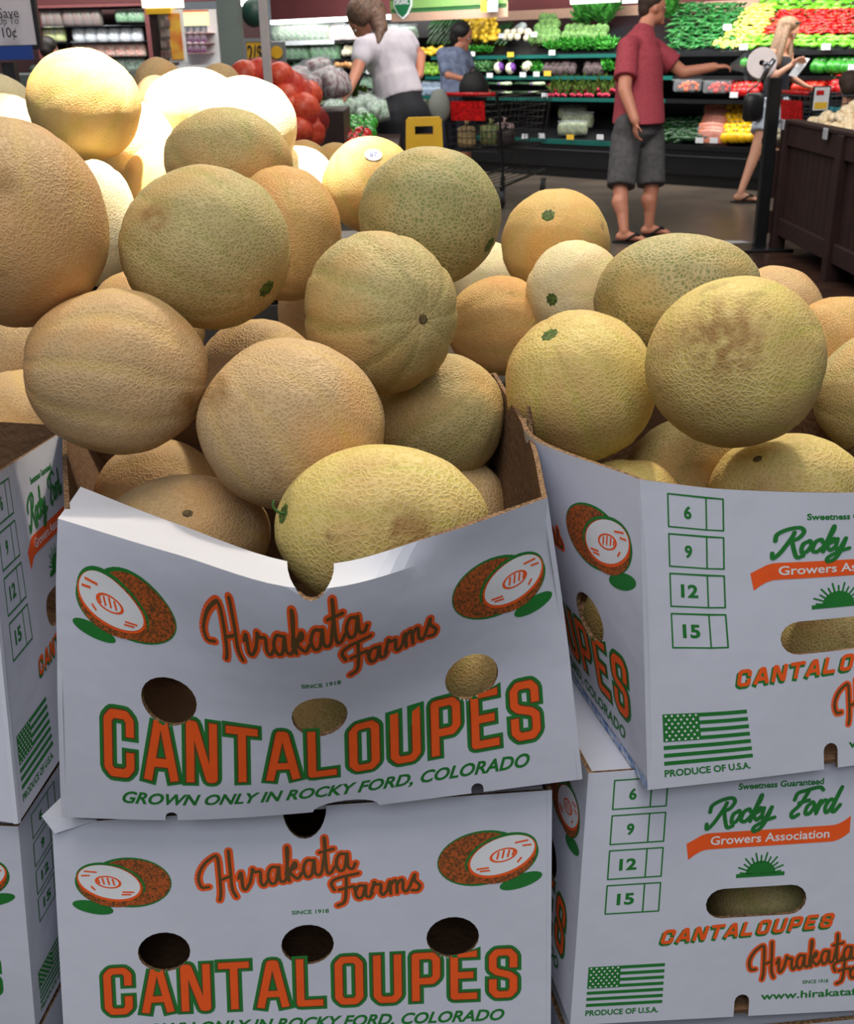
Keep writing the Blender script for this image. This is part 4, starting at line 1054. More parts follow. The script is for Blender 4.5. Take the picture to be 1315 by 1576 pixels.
# shelf 2
lime = rnd_ball(pm('tomatillo_green', (150, 190, 60), (96, 150, 44)), .026, 'tomatillo')
heap(lime, 648, 682, 96, 115, .6, .32, 6, 3, 'yellow-green tomatillo behind the boy', 'tomatillo', 'tomatillos on the second shelf', upr, .3, 1.1, 13)
heap(rnd_ball(ORG, .035, 'orange_pepper'), 713, 727, 97, 110, .5, .35, 2, 2, 'orange pepper right of the boy', 'pepper', 'orange peppers by the boy', upr, .2, 1.0, 14)
heap(bunch(pm('cabbage_green', (110, 160, 104), (70, 124, 70), .6), .07, 40, 'leafy_cabbage'), 730, 758, 100, 112, .5, .35, 4, 2, 'grey-green leafy cabbage on the second shelf', 'cabbage', 'leafy cabbages on the second shelf', upr, .2, 1.0, 15)
for i, (x, y) in enumerate(((768, 104), (786, 105))): put(turnip(), cpx(x, y, .38)[2], MX @ Matrix.Rotation(R_(-10), 3, 'X') @ Matrix.Rotation(.0, 3, 'Z'), 1.15, ('purple and white turnip, left of two beside the cauliflower', 'purple and white turnip, right of two beside the cauliflower')[i], 'turnip', None)
put(cauli(), cpx(812, 103, .38)[2], MX @ Matrix.Rotation(R_(40), 3, 'X'), 1.1, 'white cauliflower head on the second shelf', 'cauliflower', None)
heap(par, 822, 834, 102, 112, .5, .36, 2, 2, 'leafy greens right of the cauliflower', 'herbs', 'leafy greens right of the cauliflower', upr, .2, .8, 16)
heap(scaly(BEET, .036, 'purple_artichoke'), 838, 886, 94, 112, .6, .34, 6, 3, 'purple-brown artichoke in the larger heap above the radishes', 'artichoke', 'purple artichokes, larger heap', upr, .2, 1.0, 17)
heap(scaly(BEET, .036, 'purple_artichoke'), 902, 930, 96, 112, .6, .34, 4, 3, 'purple-brown artichoke in the smaller heap left of the man', 'artichoke', 'purple artichokes, smaller heap', upr, .2, 1.0, 18)
heap(par, 930, 944, 98, 112, .5, .36, 2, 2, 'leafy greens at the shelf end left of the man', 'herbs', 'leafy greens left of the man', upr, .2, .9, 19)
# shelf 3
lk = leek_bundle()
for i, (x, y, d, lab) in enumerate(((768, 129, .22, 'leek bundle with a purple band, upper left of four'), (818, 129, .22, 'leek bundle with a purple band, upper right of four'), (772, 142, .22, 'leek bundle lying in front, lower left of four'), (816, 142, .22, 'leek bundle lying in front, lower right of four'))):
    put(lk, cpx(x, y, d)[2], MX, .85, lab, 'leeks', None)
rad = bunch(pm('radish_leaves', (112, 140, 58), (68, 96, 38), .6), .09, 34, 'radish_bunch', PINK, 'radish')
heap(rad, 848, 944, 124, 146, .4, .22, 9, 3, 'bunch of pink radishes with drooping leaves on the third shelf', 'radishes', 'radish bunches on the third shelf', lambda r: Matrix.Rotation(r.uniform(-.4, .4), 3, 'Z') @ Matrix.Rotation(R_(-30), 3, 'X'), .25, .85, 20)
# lower deck left
sb_ = bag(pm('packaged_greens', (150, 150, 110), (90, 110, 60), .6), .14, .12, .06, None, 'packaged_vegetables')
heap(sb_, 866, 905, 168, 204, .55, .1, 3, 3, 'clear bag of mixed vegetables on the lower deck left of the man', 'bag', 'vegetable bags on the lower deck', side, .1, 1.0, 21)
heap(sb_, 640, 690, 152, 200, .55, .1, 4, 3, 'clear bag of vegetables on the lower deck behind the boy', 'bag', 'vegetable bags behind the boy', side, .1, 1.0, 22)
heap(bag(pm('cabbage_bag', (140, 160, 190), (90, 110, 130), .5), .12, .09, .06, None, 'bagged_sprouts'), 650, 684, 128, 146, .4, .22, 4, 2, 'pale blue-grey bag behind the boy on the third shelf', 'bag', 'pale bags on the third shelf', side, .1, 1.0, 23)
# right module
heap(chili(G_CH), 1028, 1135, 4, 74, *TOP, 22, 12, 'dark green chili in the big heap on the top deck right of the man', 'chili', 'green chilies on the top deck', lay, .4, 1.0, 30, xt=(1040, 1150))
heap(chili(Y_CH, .085, .014, 'yellow_chili'), 1098, 1168, 6, 73, *TOP, 14, 12, 'pale yellow chili in the slanting heap between green and red ones', 'chili', 'yellow chilies on the top deck', lay, .4, 1.0, 31, xt=(1158, 1196))
heap(chili(R_CH, .075, .013, 'red_chili'), 1175, 1340, 14, 52, .95, .62, 30, 8, 'red chili in the heap above the blonde woman', 'chili', 'red chilies on the top deck', lay, .4, 1.0, 32, xt=(1206, 1340))
heap(chili(G_LT, .12, .02, 'long_green_pepper'), 1180, 1340, -14, 16, 1.15, .97, 16, 4, 'light green long pepper behind the red chilies', 'pepper', 'light green peppers behind the red chilies', lay, .3, 1.0, 33)
heap(chili(G_LT, .12, .02, 'long_green_pepper'), 1150, 1340, 54, 72, .6, .46, 20, 3, 'light green long pepper at the deck front below the red chilies', 'pepper', 'light green peppers below the red chilies', lay, .3, .9, 34)
gp, rp, yp, tp = lobed(GPEP), lobed(RPEP), lobed(YPEP), rnd_ball(TOM, .04, 'tomato')
heap(gp, 1252, 1340, 92, 108, .55, .33, 8, 2, 'green bell pepper on the shelf right of the blonde woman', 'pepper', 'green bell peppers by the blonde woman', upr, .2, 1.05, 35)
put(gp, cpx(1146, 97, .36)[2], MX, 1.1, 'single green bell pepper left of the white bag roll', 'pepper', None)
heap(rp, 1128, 1170, 124, 146, .4, .2, 5, 3, 'red bell pepper left of the black post', 'pepper', 'red bell peppers left of the post', upr, .2, 1.0, 36)
heap(tp, 1226, 1272, 124, 140, .4, .2, 4, 2, 'orange-red tomato above the cart handle', 'tomato', 'tomatoes above the cart handle', upr, .2, 1.0, 37)
heap(rp, 1276, 1340, 122, 142, .4, .2, 5, 3, 'red bell pepper above the child', 'pepper', 'red bell peppers above the child', upr, .2, 1.0, 38)
put(clamshell(ORG), cpx(1058, 138, .22)[2], MX, 1.5, 'clear box of orange cherry tomatoes, left of two beyond the man', 'tomato box', None)
put(clamshell(TOM), cpx(1104, 140, .22)[2], MX, 1.5, 'clear box of orange cherry tomatoes, right of two beyond the man', 'tomato box', None)
heap(cuc, 1022, 1090, 180, 216, .62, .06, 8, 6, 'dark green cucumber on the lower deck right of the man', 'cucumber', 'cucumbers on the lower deck', lay, .25, .85, 39, xt=(1022, 1112))
cb_ = sausage_bag()
heap(cb_, 1082, 1114, 168, 214, .62, .05, 1, 8, 'flat bag of pale orange carrots in the stepped stack left of the yellow peppers', 'carrot bag', 'carrot bags stacked on the lower deck', side, .1, 1.15, 40, xt=(1090, 1116))
heap(yp, 1114, 1162, 162, 216, .62, .05, 5, 7, 'yellow bell pepper in the sloping stack left of the black post', 'pepper', 'yellow bell peppers on the lower deck', upr, .15, 1.0, 41, xt=(1126, 1168))
# price tags on the shelf edges
def price_tag(x, y, d, mt, lab, w_=.07, h_=.055):
    s, z, p = cpx(x, y, d-.03); q = MB().use(mt)
    q.box((0, 0, 0), (w_, .003, h_)); pr = q.mesh('price_tag'); o = bpy.data.objects.new('price_tag', pr); COL.objects.link(o); o.matrix_world = Matrix.Translation(p) @ MX.to_4x4()
    tag(o, lab, 'price tag', None)
for x, y, d, mt, lab in ((772, 55, .46, TAGW, 'white price card standing below the pale daikon'), (822, 53, .46, TAGW, 'white price card standing in front of the artichoke pyramid'), (727, 83, .40, TAGW, 'white shelf tag right of the boy\'s head'), (786, 84, .40, TAGY, 'yellow shelf tag above the turnips'), (850, 81, .40, TAGW, 'small white shelf tag above the purple artichokes'),
                     (754, 116, .28, TAGW, 'white shelf tag above the left leeks'), (805, 115, .28, TAGW, 'white shelf tag between turnips and cauliflower'), (826, 114, .28, TAGW, 'white shelf tag below the cauliflower'), (843, 113, .28, TAGY, 'yellow shelf tag above the radishes'), (838, 147, .16, TAGW, 'white shelf tag between leeks and radishes'),
                     (834, 209, -.02, TAGW, 'white tag on the lower lip left of the yellow one'), (878, 211, -.02, TAGY, 'yellow tag on the lower lip'), (924, 211, -.02, TAGW, 'white tag on the lower lip next to the man\'s shorts'), (808, 210, -.02, TAGW, 'white tag at the left end of the lower lip'),
                     (1145, 72, .40, TAGW, 'white tag under the yellow chilies'), (1272, 72, .40, TAGW, 'white tag under the light green peppers'), (1130, 146, .16, TAGW, 'white tag under the red bell peppers'), (1120, 42, .6, TAGW, 'white card stuck in the yellow chilies'), (1077, 216, -.02, TAGW, 'white lip tag under the cucumbers'), (1099, 216, -.02, TAGW, 'white lip tag under the carrot bags'), (1313, 104, .28, TAGW, 'white tag at the right edge below the green bell peppers')):
    price_tag(x, y, d, mt, lab, .09 if mt == TAGW else .1)

# bagged salad case further left along the same wall
sa, sb2 = cpx(418, 60, .35)[0], cpx(631, 60, .35)[0]
r = empty('salad_case', cw((sa+sb2)/2, .6, 0), 'black open cooler of bagged salads behind the woman in white', 'cooler')
zz = [cpx(540, y, .4)[1] for y in (61, 90, 112, 135, 160)]
cbox(MB().use(BLACK), sa, sb2, .1, 1.2, 0, zz[4]-.02).build('base', r, local=False)
cbox(MB().use(BLACK), sa, sb2, 1.15, 1.2, zz[4]-.02, zb).build('back_panel', r, local=False)
for z in zz: cbox(MB().use(BLACK), sa, sb2, .38, 1.15, z-.03, z).build('shelf', r, local=False)
cbox(MB().use(mat('shelf_edge_white', (214, 220, 224), .5)), sa, cpx(512, 60, .35)[0], .35, .38, zz[0]-.05, zz[0]+.01).build('shelf_edge', r, local=False)
P_SAL = bag(pm('salad_leaves', (120, 176, 120), (60, 110, 66), .6), .22, .20, .10, None, 'salad_bag', pm('label_green', (40, 110, 70), (220, 226, 220)))
P_SAW = bag(pm('salad_pale', (196, 206, 196), (110, 150, 110), .6), .22, .20, .10, None, 'salad_bag', pm('label_white', (232, 236, 234), (60, 130, 90)))
P_SAP = bag(pm('salad_mixed', (190, 150, 150), (230, 226, 220), .6), .22, .18, .10, None, 'slaw_bag', pm('label_red', (190, 60, 70), (230, 226, 226)))
heap(P_SAW, 426, 508, 46, 52, .5, .5, 8, 1, 'pale salad bag standing on the top shelf under the light strip', 'salad bag', 'salad bags on the top shelf', side, .05, 1.0, 50)
heap(P_SAP, 518, 548, 48, 53, .5, .5, 3, 1, 'reddish slaw bag on the top shelf left of the woman\'s hair', 'salad bag', 'slaw bags on the top shelf', side, .05, 1.0, 51)
heap(P_SAL, 440, 476, 78, 80, .5, .5, 4, 1, 'green salad bag on the second shelf, left batch', 'salad bag', 'green salad bags left', side, .05, 1.0, 52)
heap(P_SAL, 488, 522, 77, 80, .5, .5, 3, 1, 'green salad bag on the second shelf, right batch', 'salad bag', 'green salad bags right', side, .05, 1.0, 53)
heap(rnd_ball(CREAM, .04, 'mushroom'), 530, 550, 72, 84, .5, .45, 3, 2, 'white mushroom left of the woman\'s sleeve', 'mushroom', 'white mushrooms on the second shelf', upr, .2, 1.0, 54)
heap(bunch(pm('kale_green', (72, 120, 70), (40, 84, 46), .6), .09, 36, 'greens_bunch'), 450, 518, 96, 106, .6, .45, 8, 2, 'dark leafy greens on the third shelf', 'greens', 'leafy greens on the third shelf', upr, .2, 1.0, 55)
heap(rnd_ball(pm('ginger_tan', (200, 150, 96), (170, 116, 66)), .05, 'squash', sc_=(1.4, .9, .8)), 524, 548, 94, 100, .5, .45, 4, 1, 'tan squash on the third shelf left of the woman', 'squash', 'tan squash on the third shelf', upr, .2, 1.0, 56)
RB = MB().use(RPEP); RB.box((0, 0, 0), (.13, .08, .05), bev=.006); RL = MB().use(TAGW); RL.box((0, -.042, -.012), (.12, .003, .03))
heap(proto('strawberry_box', [(None, RB, False), ('label', RL, False)]), 516, 540, 118, 128, .45, .42, 3, 2, 'red and white printed box on the fourth shelf left of the woman\'s arm', 'box', 'red printed boxes on the fourth shelf', side, .02, 1.0, 57)
heap(P_SAL, 560, 640, 118, 140, .5, .45, 5, 2, 'green salad bag beneath the woman\'s outstretched arm', 'salad bag', 'green salad bags beneath the arm', side, .1, .9, 58)
heap(P_SAW, 600, 640, 46, 56, .5, .5, 3, 1, 'pale salad bag right of the woman\'s neck', 'salad bag', 'pale salad bags right of the woman', side, .1, 1.0, 59)
for x, y, lab in ((519, 110, 'white tag beneath the tan squash'), (569, 109, 'white tag in front of the woman\'s waist')): price_tag(x, y, .38, TAGW, lab, .12, .08)

# ------------------------------------------------------------------ people
SKIN = mat('skin_tan', (196, 140, 112), .5, var=.08, vscale=12); SKINR = mat('skin_ruddy', (200, 132, 106), .5, var=.08, vscale=12)
EYEW = mat('eye_white', (220, 215, 205), .3); IRIS = mat('eye_dark', (40, 28, 22), .3); LIPS = mat('lips', (160, 84, 76), .5)
def remesh(name, prims, voxel, mt, parent, smooth=3):
    """prims: ('c', p, q, r0, r1) capsule, ('e', centre, radii, matrix or None) ellipsoid -> one continuous skin"""
    m = MB().use(mt)
    for p in prims:
        if p[0] == 'c':
            a, b = Vector(p[1]), Vector(p[2]); t = (b-a); L = t.length; t = t/L if L > 0 else Vector((0, 0, 1))
            pts = []; rs = []
            for k in (-.98, -.8, -.5, 0): pts.append(a+t*k*p[3]); rs.append(p[3]*math.sqrt(max(.01, 1-k*k)))
            for k in (.33, .66): pts.append(a.lerp(b, k)); rs.append(p[3]+(p[4]-p[3])*k)
            for k in (0, .5, .8, .98): pts.append(b+t*k*p[4]); rs.append(p[4]*math.sqrt(max(.01, 1-k*k)))
            m.tube(pts, rs, 14, flat=p[5] if len(p) > 5 else 1.0)
        elif p[0] == 'k':                            # straight sleeve or leg with flat ends
            a, b = Vector(p[1]), Vector(p[2]); m.tube([a, a.lerp(b, .5), b], [p[3], (p[3]+p[4])/2, p[4]], 18)
        elif p[0] == 'l':                            # stack of level ellipses
            n = 22; o_ = len(m.v)
            for c_, ax_, ay_ in p[1]:
                for k in range(n): m.v.append((c_.x+ax_*math.cos(2*math.pi*k/n), c_.y+ay_*math.sin(2*math.pi*k/n), c_.z))
            for i in range(len(p[1])-1):
                for k in range(n): m.f.append((o_+i*n+k, o_+i*n+(k+1) % n, o_+(i+1)*n+(k+1) % n, o_+(i+1)*n+k)); m.m.append(m.cur)
            m.f.append(tuple(o_+k for k in reversed(range(n)))); m.f.append(tuple(o_+(len(p[1])-1)*n+k for k in range(n))); m.m += [m.cur]*2
        else: m.ball(p[1], p[2], 18, 12, None, p[3] if len(p) > 3 else None)
    me = m.mesh(name); o = bpy.data.objects.new(name, me); COL.objects.link(o)
    md = o.modifiers.new('r', 'REMESH'); md.mode = 'VOXEL'; md.voxel_size = voxel; md.use_smooth_shade = True
    ms = o.modifiers.new('s', 'SMOOTH'); ms.iterations = smooth; ms.factor = .5
    dg = bpy.context.evaluated_depsgraph_get(); new = bpy.data.meshes.new_from_object(o.evaluated_get(dg)); o.modifiers.clear(); o.data = new; new.name = name
    new.materials.clear(); new.materials.append(mt); new.polygons.foreach_set('material_index', [0]*len(new.polygons)); new.polygons.foreach_set('use_smooth', [True]*len(new.polygons))
    if parent is not None: o.parent = parent; o.matrix_parent_inverse = parent.matrix_basis.inverted()
    return o
def frame(f):                                       # forward, left, up axes of a head or trunk
    f = Vector(f).normalized(); l = Vector((0, 0, 1)).cross(f).normalized(); u = f.cross(l); return f, l, u
def hand(w, d, pal, r=.0085, curl=.5, side=1):
    """wrist w, direction d, palm normal pal -> prims with palm, four fingers and a thumb"""
    d = Vector(d).normalized(); pal = Vector(pal); pal = (pal-d*pal.dot(d)).normalized(); s = d.cross(pal)*side; P = []
    for k in (-1.5, -.5, .5, 1.5): P.append(('c', w+d*.015+s*k*.014, w+d*.085+s*k*.019, .015, .012))
    for k, L in ((-1.5, .055), (-.5, .07), (.5, .075), (1.5, .068)):
        a = w+d*.09+s*k*.0205; b = a+(d*math.cos(curl*.5)+pal*math.sin(curl*.5))*L*.55; c = b+(d*math.cos(curl*1.6)+pal*math.sin(curl*1.6))*L*.5
        P += [('c', a, b, r*1.1, r), ('c', b, c, r, r*.85)]
    a = w+d*.03+s*.030; b = a+(d*.6+s*.7+pal*.25)*.042; c = b+(d*.85+s*.3+pal*.4)*.032
    P += [('c', a, b, r*1.35, r*1.15), ('c', b, c, r*1.1, r*.95)]
    return P
def head(c, f, r=.098, tilt=None):
    f, l, u = frame(f); M = Matrix((f, l, u)).transposed()
    return [('e', c+u*.02, (r*1.02, r*.80, r*1.12), M), ('e', c+f*.025-u*.055, (r*.72, r*.62, r*.72), M), ('e', c+f*r*.98-u*.018, (.016, .013, .022), M), ('e', c+f*r*.88-u*.075, (.02, .028, .012), M),
            ('e', c+f*r*.80-u*.105, (.024, .026, .02), M), ('e', c+l*r*.80-u*.01, (.018, .010, .03), M), ('e', c-l*r*.80-u*.01, (.018, .010, .03), M), ('e', c+f*r*.80+u*.018, (.022, .058, .012), M)]
def face(c, f, parent, r=.098):
    f, l, u = frame(f); M = Matrix((f, l, u)).transposed()
    for s in (-1, 1):
        m = MB().use(EYEW); m.ball(c+f*r*.90+l*s*.031+u*.002, (.009, .014, .008), 10, 6, None, M); e = m.build('eye', parent, True, False)
        m = MB().use(IRIS); m.ball(c+f*(r*.90+.006)+l*s*.031+u*.002, (.005, .006, .006), 8, 6, None, M); ch = m.build('iris', None, True); ch.parent = e
        m = MB().use(IRIS); m.ball(c+f*r*.90+l*s*.032+u*.022, (.008, .019, .004), 8, 4, None, M); m.build('eyebrow', parent, True, False)
    m = MB().use(LIPS); m.ball(c+f*(r*.93)-u*.072, (.010, .022, .007), 10, 6, None, M); m.build('mouth', parent, True, False)
def flipflop(toe_dir, foot, parent, mt):
    d = Vector(toe_dir).normalized(); s = Vector((0, 0, 1)).cross(d); m = MB().use(mt)
    o = len(m.v); n = 20; vs = []
    for z in (.002, .016):
        for k in range(n):
            a = 2*math.pi*k/n; vs.append(foot+d*(.05+.14*math.cos(a))+s*(.048*math.sin(a)*(1+.15*math.cos(a)))+Vector((0, 0, z-foot.z)))
    m.add(vs, [tuple(range(n)), tuple(range(2*n-1, n-1, -1))]+[(k, (k+1) % n, n+(k+1) % n, n+k) for k in range(n)])
    so = m.build('sandal', parent, False, False); st = MB().use(mt)
    for sg in (-1, 1): st.tube(catmull([foot+d*.13+Vector((0, 0, .05-foot.z)), foot+d*.09+s*sg*.03+Vector((0, 0, .072-foot.z)), foot+d*.02+s*sg*.046+Vector((0, 0, .03-foot.z))], 4), .008, 6)
    ch = st.build('strap', None, True); ch.parent = so
    return so
def foot_prims(an, d):
    d = Vector(d).normalized(); b = Vector((an.x, an.y, .05)); P = [('c', b-d*.03, b+d*.05+Vector((0, 0, .004)), .036, .036), ('c', b+d*.05, b+d*.14-Vector((0, 0, .012)), .034, .022)]
    s = Vector((0, 0, 1)).cross(d)
    for k in (-2, -1, 0, 1, 2): P.append(('c', b+d*.13+s*k*.014-Vector((0, 0, .016)), b+d*(.175-abs(k)*.008)+s*k*.016-Vector((0, 0, .02)), .012, .010))
    return P
def J(x, y, d, dd=0): return at(x, y, d+dd)

# man in the red shirt
gm = on_z(975, 374, 0); dm = gm.y*_cp+EYE*_sp
fA = on_z(966, 374, 0); fB = on_z(1004, 364, 0)
kA = J(955, 292, dm, -.02); kB = J(1003, 290, dm, .12)
aA = Vector((fA.x-.03, fA.y, .09)); aB = Vector((fB.x-.03, fB.y, .09))
hipA, hipB = J(966, 196, dm, -.06), J(1000, 196, dm, .10)
chest = J(984, 90, dm, .02); waist = J(984, 170, dm, .02); neck = J(990, 42, dm, .02); hd = J(1005, 12, dm, .02)
shA, shB = J(965, 72, dm, -.17), J(1006, 74, dm, .19)
elA, elB = J(962, 140, dm, -.23), J(1052, 112, dm, .22); wrA, wrB = J(978, 186, dm, -.25), J(1100, 103, dm, .18)
FDM = Vector((1, .12, -.02))
man = empty('person', (gm.x, gm.y, 0), 'man in a red short-sleeved shirt, grey cargo shorts and flip-flops, reaching out one arm', 'person')
Mt = Matrix.Identity(3)
pr = head(hd, FDM)+[('c', neck-Vector((0, 0, .04)), hd-Vector((.01, 0, .05)), .066, .060), ('e', chest, (.12, .17, .17)), ('c', chest, waist, .11, .11), ('c', shA, shB, .06, .06), ('c', waist, (hipA+hipB)/2, .11, .12),
      ('c', shA, elA, .060, .052), ('c', elA, wrA, .052, .036), ('c', shB, elB, .058, .050), ('c', elB, wrB, .050, .035),
      ('c', hipA, kA, .080, .060), ('c', kA, aA, .062, .038), ('c', kA.lerp(aA, .3)-Vector((.015, 0, 0)), kA.lerp(aA, .55), .066, .052), ('c', hipB, kB, .080, .060), ('c', kB, aB, .060, .038), ('c', kB.lerp(aB, .3)-Vector((.015, 0, 0)), kB.lerp(aB, .55), .066, .052)]
pr += foot_prims(aA, (1, -.25, 0))+foot_prims(aB, (1, -.1, 0))+hand(wrA, (.10, 0, -1), (1, .2, 0), curl=.6)+hand(wrB, (1, -.15, .05), (0, .2, -1), curl=.9)
remesh('body', pr, .010, SKINR, man)
SHIRT = mat('red_checked_shirt', (172, 66, 78), .8, vscale=120, col2=(142, 46, 60), bump=.2); SHORTS = mat('grey_cargo_cloth', (84, 82, 84), .9, vscale=25, col2=(70, 68, 71), bump=.3)
cz = lambda y, dx=0: J(984+dx, y, dm, .02)
remesh('shirt', [('l', [(cz(190, -1), .205, .205), (cz(165), .195, .195), (cz(140), .185, .19), (cz(110), .185, .205), (cz(85), .178, .215), (cz(70), .145, .20), (cz(58, 2), .10, .14), (cz(48, 4), .08, .085)]), ('c', shA+Vector((.01, 0, .005)), shB+Vector((0, 0, .005)), .078, .078), ('c', chest+Vector((0, 0, .08)), neck-Vector((0, 0, .06)), .15, .10),
                 ('k', shA+Vector((.01, 0, .02)), shA.lerp(elA, .72), .078, .092), ('c', shA, shA.lerp(elA, .35), .074, .08), ('k', shB, shB.lerp(elB, .68), .078, .090), ('c', shB, shB.lerp(elB, .3), .074, .078), ('l', [(cz(50, 6), .075, .078), (cz(41, 7), .072, .072)])], .011, SHIRT, man)
hcc = (hipA+hipB)/2
remesh('shorts', [('l', [(hcc-Vector((0, 0, .12)), .10, .10), (hcc-Vector((0, 0, .04)), .150, .155), (hcc+Vector((0, 0, .05)), .14, .14)]), ('c', hipA, hipA-Vector((0, 0, .12)), .108, .112), ('c', hipB, hipB-Vector((0, 0, .12)), .108, .112), ('k', hipA+Vector((.0, .03, -.05)), kA+Vector((.004, 0, .02)), .118, .112), ('k', hipB+Vector((0, -.03, -.05)), kB+Vector((-.004, 0, .02)), .118, .112)], .011, SHORTS, man)
HAIRB = mat('hair_brown', (58, 38, 28), .7, var=.3, vscale=90)
remesh('hair', [('e', hd+Vector((-.02, 0, .05)), (.102, .088, .095)), ('e', hd+Vector((-.06, 0, .0)), (.055, .075, .085))], .009, HAIRB, man)
face(hd, FDM, man)
flipflop((1, -.25, 0), Vector((aA.x, aA.y, 0)), man, BLACKR); flipflop((1, -.1, 0), Vector((aB.x, aB.y, 0)), man, BLACKR)

# blonde woman
gb = on_z(1142, 312, 0); db = gb.y*_cp+EYE*_sp
hb = J(1213, 48, db, .05); nb = J(1203, 74, db, .05); cb2 = J(1198, 105, db, .05); wb_ = J(1194, 145, db, .05); pb_ = J(1190, 170, db, .05)
sL, sR = J(1181, 84, db, -.08), J(1214, 84, db, .18); eL, eR = J(1192, 118, db, -.18), J(1222, 122, db, .12); wL, wR = J(1219, 100, db, -.14), J(1240, 132, db, .1)
k1 = J(1163, 236, db, .0); f1_ = Vector((gb.x-.02, gb.y, .09)); k2 = J(1200, 240, db, .15); g2 = on_z(1215, 303, 0); f2_ = Vector((g2.x, g2.y, .09))
FB = Vector((.75, -.55, -.55))
wo = empty('person', (gb.x+.25, gb.y, 0), 'blonde woman in black tank top and pale shorts reading a list by the post', 'person')
pr = head(hb, FB, .092)+[('c', nb-Vector((0, 0, .02)), hb-Vector((0, 0, .05)), .048, .045), ('e', cb2, (.13, .11, .15)), ('e', wb_, (.115, .095, .12)), ('c', cb2, wb_, .10, .095), ('c', sL, sR, .05, .05), ('e', pb_, (.135, .115, .10)), ('e', cb2+Vector((.06, -.07, -.01)), (.06, .05, .055)), ('e', cb2+Vector((.10, .02, -.01)), (.06, .05, .055)),
      ('c', sL, eL, .042, .034), ('c', eL, wL, .034, .023), ('c', sR, eR, .042, .034), ('c', eR, wR, .034, .023), ('c', pb_+Vector((-.05, -.05, -.03)), k1, .085, .055), ('c', k1, f1_, .055, .032), ('c', k1.lerp(f1_, .25), k1.lerp(f1_, .45), .052, .042), ('c', pb_+Vector((.05, .05, -.03)), k2, .085, .055), ('c', k2, f2_, .055, .032)]
pr += foot_prims(f1_, (1, -.25, 0))+foot_prims(f2_, (1, -.25, 0))+hand(wL, (.6, -.2, .3), (.3, -1, 0), curl=1.0)+hand(wR, (.8, -.1, -.2), (0, 0, -1), curl=.8)
remesh('body', pr, .010, SKIN, wo)
remesh('tank_top', [('e', cb2-Vector((0, 0, .01)), (.142, .125, .15)), ('c', cb2, wb_-Vector((0, 0, .04)), .115, .125), ('e', cb2+Vector((.06, -.07, -.01)), (.07, .06, .065)), ('e', cb2+Vector((.10, .02, -.01)), (.07, .06, .065)), ('c', sL.lerp(sR, .25), sL.lerp(sR, .25)-Vector((0, 0, .1)), .045, .06), ('c', sL.lerp(sR, .72), sL.lerp(sR, .72)-Vector((0, 0, .1)), .045, .06)], .012, mat('black_jersey', (22, 24, 34), .8), wo)
remesh('shorts', [('l', [(pb_-Vector((0, 0, .08)), .175, .155), (pb_, .172, .155), (pb_+Vector((0, 0, .12)), .145, .125)]), ('k', pb_+Vector((-.05, -.05, -.0)), (pb_+Vector((-.05, -.05, -.03))).lerp(k1, .50), .118, .120), ('k', pb_+Vector((.05, .05, -.0)), (pb_+Vector((.05, .05, -.03))).lerp(k2, .50), .118, .118)], .012, mat('pale_denim', (196, 204, 216), .8, vscale=60, col2=(170, 180, 196)), wo)
BL = mat('hair_blonde', (128, 94, 60), .6, vscale=70, col2=(82, 58, 38))
f_, l_, u_ = frame(FB)
remesh('hair', [('e', hb+u_*.045-f_*.02, (.10, .10, .085)), ('c', hb-f_*.06+u_*.03, J(1190, 88, db, .02), .075, .055), ('c', hb+l_*.075+u_*.02, J(1212, 92, db, .02)+l_*.06, .032, .03), ('c', hb-l_*.075+u_*.03, J(1200, 98, db, -.05)-l_*.06, .036, .035), ('c', J(1190, 88, db, .02), J(1186, 100, db, .02), .05, .02)], .010, BL, wo)
face(hb, FB, wo, .092)
m = MB().use(BLACK)
for s in (-1, 1): m.ball(hb+u_*.105+f_*.04+l_*s*.03, (.03, .026, .012), 10, 6)
m.build('sunglasses', wo, True, False)
SAND = mat('dark_sandal', (28, 24, 24), .7)
flipflop((1, -.25, 0), Vector((f1_.x, f1_.y, 0)), wo, SAND); flipflop((1, -.25, 0), Vector((f2_.x, f2_.y, 0)), wo, SAND)
m = MB().use(TAGW); p0, p1, p2, p3 = [J(x, y, db, -.16) for x, y in ((1214, 116), (1226, 119), (1247, 90), (1232, 88))]
pm_ = [(a+b)/2-Vector((0, .02, 0)) for a, b in ((p0, p3), (p1, p2))]; t_ = Vector((0, .002, 0))
fr_ = [p0, p1, pm_[1], p2, p3, pm_[0]]; m.add(fr_+[v+t_ for v in fr_], [(0, 1, 2, 5), (5, 2, 3, 4), (11, 8, 7, 6), (10, 9, 8, 11)]+[(i, (i+1) % 6, 6+(i+1) % 6, 6+i) for i in range(6)])
tag(m.build('shopping_list'), 'white sheet of paper held by the blonde woman', 'paper')
m = MB().use(mat('black_leather', (20, 18, 20), .4)); c_ = J(1160, 165, db, -.14)
m.ball(c_, (.11, .05, .15), 16, 10, lambda t, a, u: (1/max(abs(u.x), abs(u.z), .75))*.85); m.tube(catmull([c_+Vector((-.07, 0, .13)), J(1174, 120, db, -.16), J(1182, 84, db, -.12), c_+Vector((.09, 0, .12))], 5), .008, 6)
tag(m.build('handbag', None, True), 'black handbag on the blonde woman\'s hip, left of the post', 'bag')

